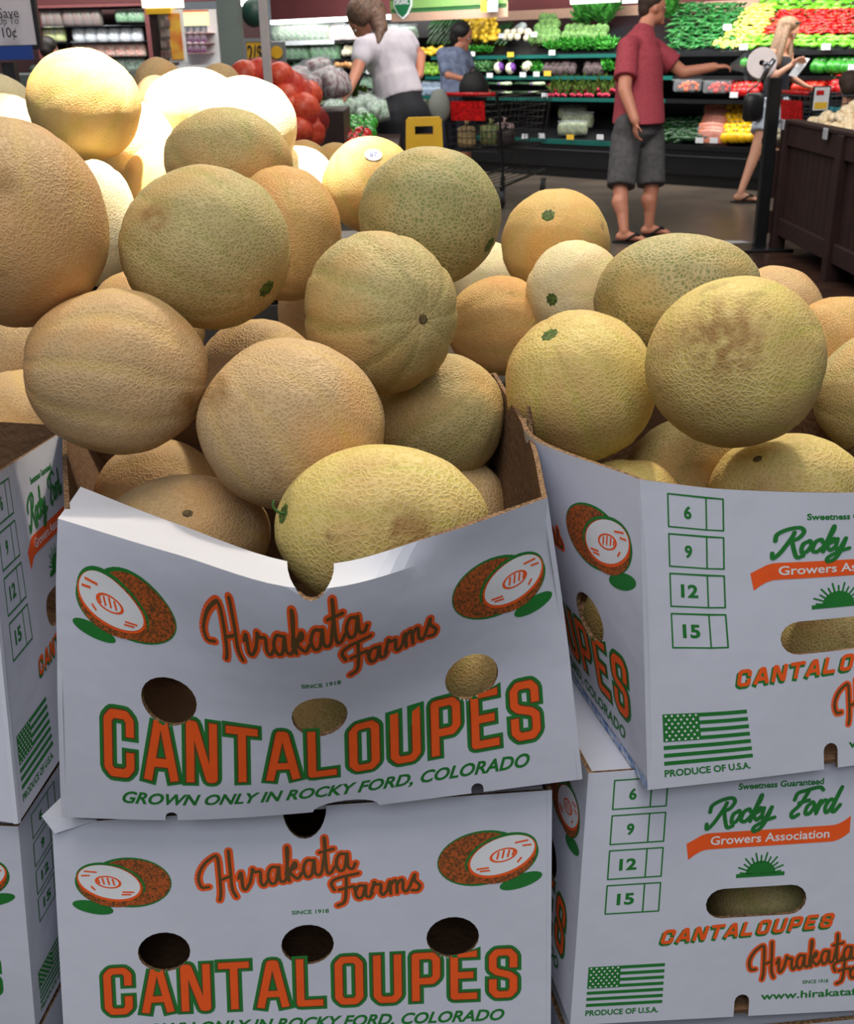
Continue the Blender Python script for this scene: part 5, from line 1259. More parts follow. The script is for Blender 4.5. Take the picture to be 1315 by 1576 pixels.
# woman in the white T-shirt, bending forward
dw = 6.3
hw = J(563, 32, dw, .02); nw = J(585, 55, dw, .0); cw_ = J(600, 85, dw, .0); ww = J(612, 136, dw, .02); pw = J(622, 178, dw, .02)
sl, sr = J(560, 74, dw, -.12), J(624, 62, dw, .10); el_, er_ = J(550, 108, dw, -.16), J(647, 86, dw, .16); wl, wr = J(537, 140, dw, -.22), J(646, 116, dw, .05)
FW = Vector((-.75, -.1, -.62))
ww_ = empty('person', (ww.x+.05, ww.y, 0), 'woman in a white T-shirt and black trousers leaning over the greens, brown hair tied back', 'person')
fl, fr2 = Vector((ww.x+.02, ww.y-.05, .09)), Vector((ww.x+.16, ww.y+.12, .09))
klw, krw = Vector((ww.x+.02, ww.y-.08, .52)), Vector((ww.x+.18, ww.y+.10, .52))
pr = head(hw, FW, .092)+[('c', nw, hw.lerp(nw, .5), .05, .048), ('e', cw_, (.14, .11, .13)), ('c', cw_, ww, .11, .10), ('c', ww, pw, .10, .11), ('c', sl.lerp(sr, .15), sr, .06, .055), ('c', sl.lerp(cw_, .3), sl, .07, .05),
      ('c', sl, el_, .046, .036), ('c', el_, wl, .036, .025), ('c', sr, er_, .046, .036), ('c', er_, wr, .036, .026), ('c', pw+Vector((-.05, -.04, -.02)), klw, .080, .055), ('c', klw, fl, .06, .036), ('c', pw+Vector((.05, .04, -.02)), krw, .080, .055), ('c', krw, fr2, .06, .036)]
pr += foot_prims(fl, (-1, -.1, 0))+foot_prims(fr2, (-1, -.1, 0))+hand(wl, (-.5, -.1, -.8), (-.6, 0, .3), curl=.9)+hand(wr, (-.5, -.3, -.7), (-1, 0, 0), curl=.7)
remesh('body', pr, .010, SKINR, ww_)
WT = mat('white_tshirt', (214, 206, 216), .85, vscale=10, col2=(198, 190, 202), bump=.25, bscale=18)
remesh('tshirt', [('e', cw_, (.165, .135, .15)), ('c', cw_, ww, .138, .13), ('k', cw_.lerp(ww, .6), ww+Vector((.012, 0, -.055)), .138, .148), ('c', sl.lerp(sr, .15), sr, .072, .066), ('c', sl.lerp(cw_, .3), sl, .085, .066), ('c', sl, sl.lerp(el_, .42), .062, .060), ('c', sr, sr.lerp(er_, .32), .062, .058), ('c', nw-Vector((0, 0, .03)), nw, .075, .062)], .011, WT, ww_)
remesh('trousers', [('e', pw+Vector((0, 0, .0)), (.158, .145, .13)), ('c', ww+Vector((.01, 0, -.04)), pw, .128, .142), ('c', pw+Vector((-.05, -.04, -.02)), klw, .118, .082), ('k', klw+Vector((0, 0, .03)), fl+Vector((0, 0, .02)), .082, .080), ('c', pw+Vector((.05, .04, -.02)), krw, .118, .082), ('k', krw+Vector((0, 0, .03)), fr2+Vector((0, 0, .02)), .082, .080)], .012, mat('black_trousers', (16, 16, 26), .8), ww_)
HB2 = mat('hair_light_brown', (122, 92, 76), .6, vscale=60, col2=(84, 60, 48))
f_, l_, u_ = frame(FW)
remesh('hair', [('e', hw-f_*.02+u_*.04, (.105, .105, .098)), ('e', hw-f_*.06-u_*.0, (.08, .085, .09)), ('c', hw-f_*.08, J(586, 44, dw, -.10), .06, .045), ('c', J(586, 44, dw, -.10), J(582, 66, dw, -.15), .04, .012)], .009, HB2, ww_)
face(hw, FW, ww_, .092)

# boy behind the cart
gx = on_z(708, 318, 0); dB = gx.y*_cp+EYE*_sp+.15
hB = J(711, 56, dB); cB = J(700, 100, dB); wB = J(702, 135, dB); FBo = Vector((.9, -.3, -.3))
bo = empty('person', (gx.x, gx.y+.1, 0), 'dark-haired boy in a grey-blue T-shirt pushing the shopping cart', 'person')
kk = [Vector((wB.x+s, wB.y-s, .48)) for s in (-.08, .09)]; ff = [Vector((wB.x+s*1.1, wB.y-s, .09)) for s in (-.08, .10)]
s1, s2 = J(682, 84, dB, -.05), J(715, 84, dB, .15); e1, e2 = J(690, 116, dB, -.12), J(724, 112, dB, .12); w1, w2 = J(716, 122, dB, -.15), J(738, 134, dB, .1)
pr = head(hB, FBo, .095)+[('c', J(704, 78, dB), hB-Vector((0, 0, .05)), .05, .047), ('e', cB, (.14, .13, .16)), ('c', cB, wB, .12, .12), ('c', s1, s2, .055, .055), ('e', J(702, 158, dB), (.14, .13, .12)), ('c', s1, e1, .043, .036), ('c', e1, w1, .036, .025), ('c', s2, e2, .043, .036), ('c', e2, w2, .036, .025)]
for k_, f__ in zip(kk, ff): pr += [('c', Vector((k_.x, k_.y, wB.z-.12)), k_, .08, .055), ('c', k_, f__, .055, .033)]+foot_prims(f__, (1, -.3, 0))
pr += hand(w1, (.9, 0, -.2), (0, 0, -1), curl=1.2)+hand(w2, (.9, 0, -.2), (0, 0, -1), curl=1.2)
remesh('body', pr, .011, SKINR, bo)
remesh('tshirt', [('e', cB, (.165, .155, .17)), ('c', cB, wB+Vector((0, 0, -.04)), .15, .155), ('c', s1, s2, .07, .07), ('c', s1, s1.lerp(e1, .7), .068, .07), ('c', s2, s2.lerp(e2, .7), .068, .07)], .012, mat('grey_blue_tshirt', (124, 136, 164), .85, vscale=14, col2=(96, 106, 134)), bo)
remesh('shorts', [('e', J(702, 160, dB), (.155, .145, .13))]+[('c', Vector((k_.x, k_.y, wB.z-.14)), k_+Vector((0, 0, .06)), .11, .09) for k_ in kk], .013, mat('navy_shorts', (34, 38, 58), .85), bo)
remesh('hair', [('e', hB+Vector((-.01, 0, .045)), (.108, .10, .092)), ('e', hB+Vector((-.055, .01, .0)), (.07, .085, .09))], .010, mat('hair_black', (24, 18, 16), .6), bo)
face(hB, FBo, bo, .095)
for f__ in ff: flipflop((1, -.3, 0), Vector((f__.x, f__.y, 0)), bo, SAND)

# child in the far cart, shopper at far left
def small_person(hp, d, lab, skin, hair, shirt, f, low=0.0, hr=.085):
    r = empty('person', (hp.x, hp.y, low), lab, 'person'); dn = Vector((0, 0, -1))
    sw = Vector((.17, .03, 0)); c0 = hp+dn*.30; z0 = low
    pr = head(hp, f, hr)+[('c', hp+dn*.07, hp+dn*.16, .045, .05), ('e', c0, (.13, .10, .15)), ('c', c0, c0+dn*.25, .11, .11)]
    for s in (-1, 1):
        sh = hp+dn*.2+sw*s; el = sh+dn*.24+Vector(f)*.04; wr_ = el+dn*.08+Vector(f).normalized()*.18; pr += [('c', c0+dn*-.06, sh, .06, .045), ('c', sh, el, .04, .033), ('c', el, wr_, .033, .023)]+hand(wr_, Vector(f)+dn*.3, dn, curl=.9)
        hip = c0+dn*.30+sw*s*.45; k_ = Vector((hip.x, hip.y, max(z0+.09, z0+(hip.z-z0)*.52))); an = Vector((hip.x, hip.y, z0+.09)); pr += [('c', hip, k_, .075, .05)]+([('c', k_, an, .05, .033)] if (k_-an).length > .02 else [])
        if low == 0: pr += foot_prims(an, Vector((f[0], f[1], 0)))
    remesh('body', pr, .012, skin, r)
    remesh('shirt', [('e', c0, (.15, .12, .165)), ('c', c0, c0+dn*.26, .13, .13)]+[('c', c0+dn*-.06, hp+dn*.2+sw*s, .075, .062) for s in (-1, 1)]+[('c', hp+dn*.2+sw*s, hp+dn*.33+sw*s, .058, .056) for s in (-1, 1)], .013, shirt, r)
    remesh('trousers', [('e', c0+dn*.33, (.15, .12, .12))]+[('c', c0+dn*.34+sw*s*.45, Vector((c0.x+sw.x*s*.45, c0.y, z0+.14)), .095, .07) for s in (-1, 1)], .014, mat('dark_trousers', (34, 34, 42), .85), r)
    u = Vector((0, 0, 1)); remesh('hair', [('e', hp+u*.045-Vector(f).normalized()*.02, (hr*1.1, hr*1.05, hr)), ('e', hp-Vector(f).normalized()*.05, (hr*.8, hr*.85, hr*.95))], .011, hair, r)
    face(hp, f, r, hr); return r
dC = 8.75
small_person(J(1308, 134, dC), dC, 'small brown-haired child in a teal shirt, in the cart at the right edge', SKIN, HAIRB, mat('teal_tshirt', (60, 150, 160), .85), (.3, .9, -.1), low=.42)
small_person(J(76, 76, 11.0), 11.0, 'dark-haired shopper in a dark green top, seen above the highest golden cantaloupe', SKINR, mat('hair_black', (24, 18, 16), .6), mat('dark_green_top', (38, 52, 46), .85), (.4, 1, 0))

# ------------------------------------------------------------------ shopping carts
def local_frame(a, b):
    x = (b-a); x.z = 0; L = x.length; x.normalize(); y = Vector((-x.y, x.x, 0)); return x, y, L
def cart(lab, a, x, y, L=.95, W=.52, wire=BLACK, handle=RPEP, near=1):
    """a: floor point under the rear wheel nearest the camera; x runs to the cart's nose, y across to the far side"""
    Z = Vector((0, 0, 1)); P = lambda u, v, z: a+x*u+y*v+Z*z
    r = empty('shopping_cart', P(L/2, W/2, 0), lab, 'shopping cart')
    rear = lambda z: -.02-.10*(z-.5)                       # the rear gate leans out
    m = MB().use(wire)
    for i in range(9):
        z = .52+.48*i/8; ta = .03*(1-i/8)
        m.tube([P(-.06, ta, z), P(L*(.84+.02*i), ta+.06, z-.02*(i == 0)), P(L*(.84+.02*i), W-ta-.06, z-.02*(i == 0)), P(-.06, W-ta, z), P(-.06, ta, z)], .0035, 4, False)
    for i in range(19):
        u = -.06+(L*.88+.06)*i/18
        for v0, v1 in ((.03, 0), (W-.03, W)): m.tube([P(u, v0, .52), P(u*1.06, v1, 1.0)], .0028, 4, False)
        m.tube([P(u, .03, .52), P(u, W-.03, .52)], .0028, 4, False)
    for i in range(11):
        v = .04+(W-.08)*i/10
        m.tube([P(-.06, v, .52), P(-.10, v, 1.0)], .0028, 4, False); m.tube([P(L*.84, v, .51), P(L*1.0, v, 1.0)], .0028, 4, False)
    m.tube([P(-.08, 0, 1.0), P(L*1.0, .05, 1.0), P(L*1.0, W-.05, 1.0), P(-.08, W, 1.0)], .008, 6)
    m.build('wire_basket', r, False, False)
    m = MB().use(wire)
    for v in (.02, W-.02):
        m.tube(catmull([P(.02, v, .14), P(.0, v, .5), P(-.10, v, .98), P(-.16, v, 1.03)], 4), .013, 8)
        m.tube([P(.02, v, .20), P(L*.55, v+(.04 if v < .1 else -.04), .22), P(L*.98, v+(.07 if v < .1 else -.07), .24)], .012, 8)
        m.tube([P(L*.6, v, .23), P(L*.15, v, .5)], .008, 6)
    m.tube([P(.02, .02, .20), P(.02, W-.02, .20)], .010, 6)
    m.build('frame', r, False, False)
    m = MB().use(CHROME)
    for i in range(6): m.tube([P(.05, .06+(W-.12)*i/5, .215), P(L*.95, .08+(W-.16)*i/5, .235)], .005, 5)
    m.build('bottom_tray', r, False, False)
    MB().use(handle).tube([P(-.16, .02, 1.03), P(-.16, W-.02, 1.03)], .018, 10).build('handle', r, True, False)
    f = MB().use(handle).hexa([P(-.135, W*.22, .80), P(-.135, W*.80, .80), P(-.125, W*.80, .80), P(-.125, W*.22, .80), P(-.16, W*.22, .97), P(-.16, W*.80, .97), P(-.15, W*.80, .97), P(-.15, W*.22, .97)]).build('child_seat_flap', r, False, False)
    for u, v in ((.02, .02), (.02, W-.02), (L*.93, .07), (L*.93, W-.07)):
        m = MB().use(BLACKR); Ml = Matrix((x, Z, y)).transposed(); m.lathe([(.0, -.014), (.05, -.014), (.058, -.008), (.058, .008), (.05, .014), (0, .014)], 16, P(u-.02, v, .058), Ml)
        w_ = m.build('wheel', r, True, False); c = MB().use(CHROME).hexa([P(u-.035, v-.022, .06), P(u-.005, v-.022, .06), P(u-.005, v+.022, .06), P(u-.035, v+.022, .06), P(u-.03, v-.02, .16), P(u+.02, v-.02, .16), P(u+.02, v+.02, .16), P(u-.03, v+.02, .16)]).build('caster_fork', None, False); c.parent = w_
    return r, P
a = on_z(777, 321, 0); b = on_z(872, 290, 0)
# rear gate of the cart spans to the left of the near wheel
ax = (b-a).normalized(); yy = Vector((-ax.y, ax.x, 0))
rc, PC = cart('black wire shopping cart with a red handle, pushed by the boy', a-ax*.02, ax, yy, L=min((b-a).length*1.05, 1.25), W=.60)
v2, f2 = text2d('THANK YOU', (.05, .03, .29, .10), .03)
def put_text(body, box, org, ex_, ey_, mt, name, parent, bold=.02, off=.003):
    v, f = text2d(body, box, bold); n = ex_.cross(ey_).normalized()
    m = MB().use(mt).add([org+ex_*p[0]+ey_*p[1]+n*off for p in v], f); return m.build(name, parent, False, False)
# groceries riding in the cart
def grocery(c, r_, mt, lab, name='grocery_bag', cat='bag'):
    m = MB().use(mt); m.ball(c, r_, 16, 10, lambda t, a, u: (1/max(abs(u.x), abs(u.y), abs(u.z), .72))*.84*(1+.08*noise.noise(u*4)))
    f = MB(); tie = MB().use(mt); tie.tube([c+Vector((0, 0, r_[2]*.8)), c+Vector((0, 0, r_[2]*1.05)), c+Vector((.01, 0, r_[2]*1.3))], [.03, .012, .03], 8)
    o = m.build(name, None, True); tag(o, lab, cat); t = tie.build('tied_neck', None, True); t.parent = o; return o
grocery(PC(.10, .44, .64), (.10, .09, .11), pm('bread_tan', (196, 172, 128), (160, 130, 84), .5), 'tan loaf bag at the left in the black cart')
grocery(PC(.35, .30, .64), (.12, .12, .11), pm('veg_mix', (150, 140, 90), (80, 110, 60), .5), 'mixed vegetable bag in the middle of the black cart')
grocery(PC(.62, .28, .64), (.12, .12, .11), pm('pinkish_pack', (176, 150, 150), (120, 90, 90), .5), 'pinkish package toward the nose of the black cart')
grocery(PC(.30, .12, .625), (.10, .06, .09), pm('dark_pack', (70, 56, 56), (40, 34, 34), .5), 'dark package at the near side of the black cart')
m = MB().use(mat('grey_cloth', (128, 132, 126), .8, bump=.3)); c = PC(-.20, .57, .93); m.ball(c, (.10, .08, .15), 14, 10, lambda t, a, u: 1+.12*noise.noise(u*3)); tag(m.build('cloth_bag', None, True), 'grey cloth bag hanging at the left end of the cart handle', 'bag')
m = MB().use(BLACKR); c = PC(.02, .32, 1.02+.05); m.ball(c, (.14, .11, .15), 14, 10, lambda t, a, u: 1+.1*noise.noise(u*3)); m.tube(catmull([c+Vector((-.05, 0, .13)), c+Vector((0, 0, .19)), c+Vector((.05, 0, .13))], 4), .008, 6); tag(m.build('backpack', None, True), 'black bag lying in the child seat of the cart', 'bag')
# second cart, behind the onion bin
p0 = on_z(1216, 312, 0); p0 = Vector((J(1216, 150, 8.6).x+.30, J(1216, 150, 8.6).y, 0))
ax2 = Vector((.96, .28, 0)).normalized(); rc2, PC2 = cart('shopping cart with a red handle and a picture card, beyond the onion bin', p0, ax2, Vector((-ax2.y, ax2.x, 0)), L=.95, W=.5, wire=CHROME)
adp = J(1264, 153, 8.5); ad = MB().use(BLACK).box(adp, (.14, .012, .20)).build('advert_holder', rc2, False, False)
MB().use(TAGW).box(adp+Vector((0, -.008, .005)), (.12, .004, .17)).build('picture_card', None).parent = ad
MB().use(TAGY).box(adp+Vector((0, -.011, -.045)), (.10, .003, .05)).build('yellow_block', None).parent = ad
MB().use(RPEP).box(adp+Vector((-.015, -.011, .05)), (.06, .003, .035)).build('red_block', None).parent = ad

# yellow caution stand
d = 5.9; c = J(653, 205, d); YP = mat('caution_yellow', (222, 172, 20), .45, var=.1, vscale=6)
root = empty('caution_stand', (c.x, c.y+.1, 0), 'yellow plastic folding floor stand with a hand hole, right of the woman in white', 'caution stand')
zt = J(653, 180, d).z
def board(y0, y1, nm):
    poly = [(-.135, 0), (.135, 0), (.11, zt*.6), (.098, zt-.015), (.085, zt), (-.085, zt), (-.098, zt-.015), (-.11, zt*.6)]
    hole = [(-.05, zt-.09), (-.05, zt-.045), (.05, zt-.045), (.05, zt-.09)]; low = [(-.06, zt-.32), (-.06, zt-.17), (.06, zt-.17), (.06, zt-.32)]
    V, Fc = panel2d(poly, [hole, low], 1, 1, .05) if False else (None, None)
    lo = [poly, hole, low]; VV = []; EE = []
    for Lp in lo:
        o_ = len(VV); VV += [Vector(p) for p in Lp]; EE += [(o_+i, o_+(i+1) % len(Lp)) for i in range(len(Lp))]
    rr = delaunay_2d_cdt(VV, EE, [], 0, 1e-5); fs = []
    for f in rr[2]:
        cx = sum(rr[0][i].x for i in f)/3; cz = sum(rr[0][i].y for i in f)/3
        if (abs(cx) < .05 and zt-.09 < cz < zt-.045) or (abs(cx) < .06 and zt-.32 < cz < zt-.17): continue
        fs.append(tuple(f))
    pt = lambda p, k: Vector((c.x+p.x, c.y+(y0+(y1-y0)*p.y/zt)+k*.022, p.y)); n = len(rr[0])
    m = MB().use(YP).add([pt(p, 0) for p in rr[0]]+[pt(p, 1) for p in rr[0]], fs+[tuple(reversed([i+n for i in f])) for f in fs])
    cnt = {(f[i], f[(i+1) % 3]) for f in fs for i in range(3)}
    for a_, b_ in cnt:
        if (b_, a_) not in cnt: m.f.append((b_, a_, a_+n, b_+n)); m.m.append(0)
    m.build(nm, root, False, False)
board(-.12, 0, 'front_board'); board(.26, .03, 'rear_board')

# ------------------------------------------------------------------ bag roll post and onion bin
bp_ = on_z(1162, 384, 0); dp = bp_.y*_cp+EYE*_sp
top = on_y(1183, 122, bp_.y)
root = empty('bag_dispenser', (bp_.x, bp_.y, 0), 'black post holding a white plastic bag roll on a steel rod', 'bag dispenser')
MB().use(BLACK).box((bp_.x+.03, bp_.y, top.z/2+.01), (.085, .07, top.z), bev=.006).build('post', root, False, False)
MB().use(BLACK).box((bp_.x+.03, bp_.y, .012), (.42, .32, .024), bev=.006).build('base_plate', root, False, False)
rc_ = on_y(1173, 98, bp_.y-.10)
m = MB().use(mat('bag_roll_white', (226, 214, 216), .5)); Mr = Matrix.Rotation(-math.atan2(rc_.x, rc_.y), 3, 'Z') @ Matrix.Rotation(R_(82), 3, 'X'); m.lathe([(.018, -.05), (.098, -.05), (.100, -.046), (.100, .05), (.018, .05)], 40, rc_, Mr); m.build('bag_roll', root, False, False)
m = MB().use(CHROME); m.tube([rc_+Vector((.035, -.16, .03)), rc_+Vector((.0, -.15, -.03)), rc_+Vector((-.03, -.14, -.10))], .018, 10); m.tube([rc_+Vector((0, -.17, 0)), rc_+Vector((0, .2, 0))], .012, 8); m.build('steel_rod', root, True, False)
m = MB().use(FILM); h0 = wrB+Vector((.12, -.02, 0)); sh_ = [h0, h0.lerp(rc_, .5)+Vector((0, 0, .02)), rc_+Vector((-.09, 0, -.05))]
vs = []
for i, p in enumerate(sh_):
    wd = .02+.05*i
    vs += [p+Vector((0, -.01, wd)), p+Vector((0, .01, -wd))]
m.add([tuple(v) for v in vs]+[tuple(v+Vector((.0, .004, 0))) for v in vs], [(0, 2, 3, 1), (2, 4, 5, 3), (7, 9, 8, 6), (9, 11, 10, 8), (0, 6, 8, 2), (1, 3, 9, 7), (2, 8, 10, 4), (3, 5, 11, 9)])
tag(m.build('plastic_bag'), 'clear plastic bag pulled off the roll by the man in the red shirt', 'bag')
m = MB().use(mat('crumpled_film', (176, 180, 188), .3, bump=.5, bscale=30)); q = on_z(1134, 374, .012)
m.ball(q, (.13, .10, .012), 12, 6, lambda t, a, u: 1+.5*noise.noise(u*3)); tag(m.build('crumpled_bag', None, True), 'crumpled clear bag on the floor left of the black post', 'litter')

# wooden onion bin: long side runs away from the camera
far_b = on_z(1190, 386, 0); X0 = far_b.x+.03; Yf = far_b.y; zt = on_y(1198, 190, Yf).z; Yn = Yf-3.3; Wb = 1.3
root = empty('onion_bin', (X0+Wb/2, (Yf+Yn)/2, 0), 'dark red-brown wooden bin of onions cut by the right edge', 'produce bin')
for y in (Yf, Yf-1.1, Yf-2.2, Yn):
    MB().use(BIN).box((X0-.005, y, zt/2), (.09, .09, zt), bev=.004).build('corner_post', root, False, False)
    MB().use(BIN).box((X0+Wb, y, zt/2), (.09, .09, zt), bev=.004).build('corner_post', root, False, False)
for x in (X0, X0+Wb):
    for z, h in ((zt-.07, .15), (.18, .12)): MB().use(BIN).box((x, (Yf+Yn)/2, z), (.05, Yf-Yn, h), bev=.004).build('rail', root, False, False)
    n = 30
    for i in range(n):
        y = Yn+(Yf-Yn)*(i+.5)/n; MB().use(BIN).box((x+.012, y, zt/2+.05), (.022, (Yf-Yn)/n-.006, zt-.34)).build('plank', root, False, False)
for i in range(11):
    for y in (Yf, Yn): MB().use(BIN).box((X0+Wb*(i+.5)/11, y, zt/2+.02), (Wb/11-.006, .03, zt-.12)).build('plank', root, False, False)
MB().use(BIN).box((X0+Wb/2, (Yf+Yn)/2, zt-.12), (Wb, Yf-Yn, .03)).build('bin_floor', root, False, False)
MB().use(BIN).box((X0+.012, (Yf+Yn)/2, zt+.012), (.10, Yf-Yn+.06, .025), bev=.004).build('top_rim', root, False, False)
# lower side shelf at the far end with garlic
MB().use(BIN).box((X0+.20, Yf+.30, zt*.82), (.45, .5, .04)).build('end_shelf', root, False, False)
for z in (.2, .45, .62): MB().use(BIN).box((X0+.15, Yf+.06, z), (.5, .02, .16)).build('plank', root, False, False)

onw = rnd_ball(ONW, .042, 'white_onion', None, .05, (1, 1, .88)); onr = rnd_ball(ONR, .042, 'red_onion', None, .05, (1, 1, .9)); gar = rnd_ball(CREAM, .03, 'garlic_bulb', None, .1, (1, 1, .85))
rr = random.Random(9)
def onions(pr, y0, y1, n, lab, cat, grp, z0):
    k = 0
    for i in range(n):
        y = y0+(y1-y0)*((i*0.618) % 1); x = X0+.09+rr.uniform(0, .6); hz = .02+.22*min(1, (x-X0)/.5)*(1-.2*rr.random())
        put(pr, Vector((x, y, z0+hz)), rot_rand(rr) @ Matrix.Identity(3), rr.uniform(.9, 1.15), lab, cat, grp); k += 1
onions(onw, Yf-1.15, Yf-.06, 120, 'white onion heaped in the dark wooden bin', 'onion', 'white onions in the bin', zt-.06)
onions(onr, Yf-2.0, Yf-1.18, 90, 'red onion heaped beside the white ones in the bin', 'onion', 'red onions in the bin', zt-.06)
for i in range(10): put(gar, Vector((X0+.03+.06*(i % 4)+rr.uniform(-.01, .01), Yf+.18+.08*(i//4), zt*.82+.045+.035*(i > 7))), rot_rand(rr), 1.0, 'garlic bulb on the low end shelf by the black post', 'garlic', 'garlic bulbs on the end shelf')
for (x, y) in ((1206, 186), (1272, 197)):
    p = on_y(x, y, 7); p = Vector((X0-.05, (X0-.05)/(ray(x, y).x)*ray(x, y).y, 0)); p.z = zt-.01
    o = MB().use(mat('clip_grey', (170, 172, 180), .4)).box(p, (.012, .07, .07), bev=.004).build('tag_clip'); tag(o, 'grey plastic tag clip on the bin rim, '+('near its far corner' if x == 1206 else 'halfway to the right edge'), 'clip')

# ------------------------------------------------------------------ grapefruit bags and the pepper table behind the melons
gf = rnd_ball(pm('grapefruit_red', (232, 96, 60), (214, 66, 46), .4, 80), .05, 'grapefruit')
spots = [(378, 118), (400, 112), (412, 128), (430, 118), (445, 132), (424, 140), (440, 150), (474, 146), (458, 158), (446, 165), (385, 132), (402, 134), (468, 168), (455, 178), (470, 190), (460, 200), (476, 205), (448, 190), (436, 175), (395, 122)]
dg_ = 3.55
for i, (x, y) in enumerate(spots):
    put(gf, J(x, y, dg_, (i % 3)*.05-.04), rot_rand(rr), 1.0 if i % 4 else 1.1, 'red-orange grapefruit in the mesh-bagged pile behind the glaring cantaloupes', 'grapefruit', 'grapefruit behind the glaring cantaloupes')
m = MB().use(NET)
for (x, y, rx_) in ((402, 124, .115), (440, 146, .12), (468, 186, .10)):
    c = J(x, y, dg_, 0); m.ball(c, (rx_*.85, .08, rx_*.62), 22, 14, lambda t, a, u: 1+.05*noise.noise(u*3))
tag(m.build('mesh_bags', None, True), 'red plastic mesh wrapped round the grapefruit pile', 'netting')
m = MB().use(DW); c = J(430, 200, dg_+.05); m.box((c.x-.05, c.y+.15, (c.z-.12)/2), (.62, .70, c.z-.12)); tag(m.build('fruit_stand'), 'dark wooden stand under the grapefruit', 'stand')
# clear bags with packaged greens, peppers and tomatoes on a low table
dt = 5.4; zt2 = J(540, 205, dt).z-.07
c = Vector((J(545, 200, dt).x, J(545, 200, dt).y+.25, 0)); MB_ = MB().use(DW); MB_.box((c.x-.06, c.y, zt2-.04), (.56, 1.3, .08)); tb = MB_.build('pepper_table'); tag(tb, 'dark low table of green and red peppers behind the melons', 'table')
for sx in (-.30, .18):
    for sy in (-.6, .6): o_ = MB().use(DW).box((c.x+sx, c.y+sy, (zt2-.08)/2), (.07, .07, zt2-.08)).build('leg', None); o_.parent = tb
def scatter(pr, x0, x1, y0, y1, d0, d1, n, sc_, lab, cat, grp, seed):
    r2 = random.Random(seed)
    for i in range(n):
        t = r2.random(); x = x0+(x1-x0)*((i*.618+.1) % 1); y = y1+(y0-y1)*t; put(pr, J(x, y, d0+(d1-d0)*t), rot_rand(r2), sc_*r2.uniform(.85, 1.15), lab, cat, grp)
scatter(gp, 485, 572, 188, 210, 5.2, 5.7, 42, .95, 'green pepper on the low table left of the yellow stand', 'pepper', 'green peppers on the low table', 3)
scatter(rp, 486, 566, 208, 224, 4.9, 5.2, 34, .95, 'red pepper at the front of the low table', 'pepper', 'red peppers on the low table', 4)
scatter(P_SAW, 505, 585, 160, 186, 5.7, 6.2, 14, .55, 'small clear bag of trimmed greens behind the peppers', 'bag', 'small clear bags behind the peppers', 5)
scatter(bunch(pm('corn_husk_green', (128, 150, 70), (90, 120, 50), .6), .11, 30, 'leafy_bunch', long=.6), 490, 560, 142, 166, 6.0, 6.5, 9, 1.0, 'drooping yellow-green leafy bunch below the woman\'s hand', 'greens', 'leafy bunches below the hand', 6)
scatter(bag(pm('tomato_pack', (200, 190, 190), (120, 60, 70), .5), .2, .16, .1, None, 'clear_bag'), 450, 520, 108, 136, 4.6, 5.0, 6, .8, 'shiny clear produce bag left of the woman\'s hand', 'bag', 'shiny clear bags', 7)
m = MB().use(DW); p = J(485, 150, 4.85); m.box((p.x, p.y, (p.z-.05)/2), (.28, .5, p.z-.05)); tag(m.build('bag_stand'), 'dark stand under the shiny clear bags', 'stand')
# riser under those
m = MB().use(DW); p = J(530, 170, 6.1); m.box((p.x-.02, p.y+.1, (p.z-.18)/2), (.56, .8, p.z-.18)); tag(m.build('greens_stand'), 'dark stand under the leafy bunches', 'stand')

# ------------------------------------------------------------------ signs and poles
def sign(name, x0, y0, x1, y1, d, mt, lab, cat='sign', thick=.012, frame_mt=None, fr=.012):
    a, b = J(x0, y1, d), J(x1, y0, d); cx = (a+b)/2; sz = (abs(b.x-a.x), thick, abs(b.z-a.z))
    r = empty(name, (cx.x, cx.y, cx.z), lab, cat)
    MB().use(mt).box(cx, sz, bev=.001).build('board', r, False, False)
    if frame_mt:
        f = MB().use(frame_mt)
        for s in (-1, 1): f.box(cx+Vector((s*(sz[0]/2+fr/2), 0, 0)), (fr, thick*1.6, sz[2]+2*fr)); f.box(cx+Vector((0, 0, s*(sz[2]/2+fr/2))), (sz[0], thick*1.6, fr))
        f.build('frame', r, False, False)
    return r, cx, sz
YS = mat('sign_yellow', (250, 196, 40), .5); WS = mat('sign_white', (226, 216, 222), .5); BS = mat('sign_blue', (34, 72, 158), .5); INK = mat('marker_ink', (40, 40, 44), .6); GS = mat('sign_green', (60, 122, 70), .5)
EX, EZ = Vector((1, 0, 0)), Vector((0, 0, 1))
r, c, s = sign('price_sign', 381, 64, 412, 102, 3.9, YS, 'yellow hand-lettered price sign behind the white pole', 'sign', frame_mt=mat('frame_grey', (150, 156, 160), .4))
put_text('2/$1', (-.034, -.03, .034, .03), c+Vector((0, -.008, 0)), EX, EZ, INK, 'lettering', r, .012)
MB().use(CHROME).tube([c+Vector((-.02, .012, 0)), Vector((c.x-.02, c.y+.012, 1.0))], .005, 6).build('stake', r, True, False)
r, c, s = sign('price_sign', 418, 64, 440, 106, 4.0, mat('sign_grey', (132, 140, 146), .5), 'grey sign panel with a yellow disc, right of the white pole', 'sign')
MB().use(YS).lathe([(0, -.004), (.022, -.004), (.022, .004), (0, .004)], 20, c+Vector((-.005, -.010, .01)), Matrix.Rotation(R_(90), 3, 'X')).build('yellow_disc', r, False, False)
MB().use(CHROME).tube([c+Vector((0, .012, 0)), Vector((c.x, c.y+.012, 1.0))], .005, 6).build('stake', r, True, False)
q0, q1 = on_y(406, -30, 3.7), on_y(414, 112, 3.7)
m = MB().use(mat('pole_white', (206, 196, 196), .4)); m.box((q1.x-.004, 3.7, 1.35), (.026, .026, 2.7), bev=.002); tag(m.build('sign_pole'), 'slim white pole beside the yellow price sign', 'pole')
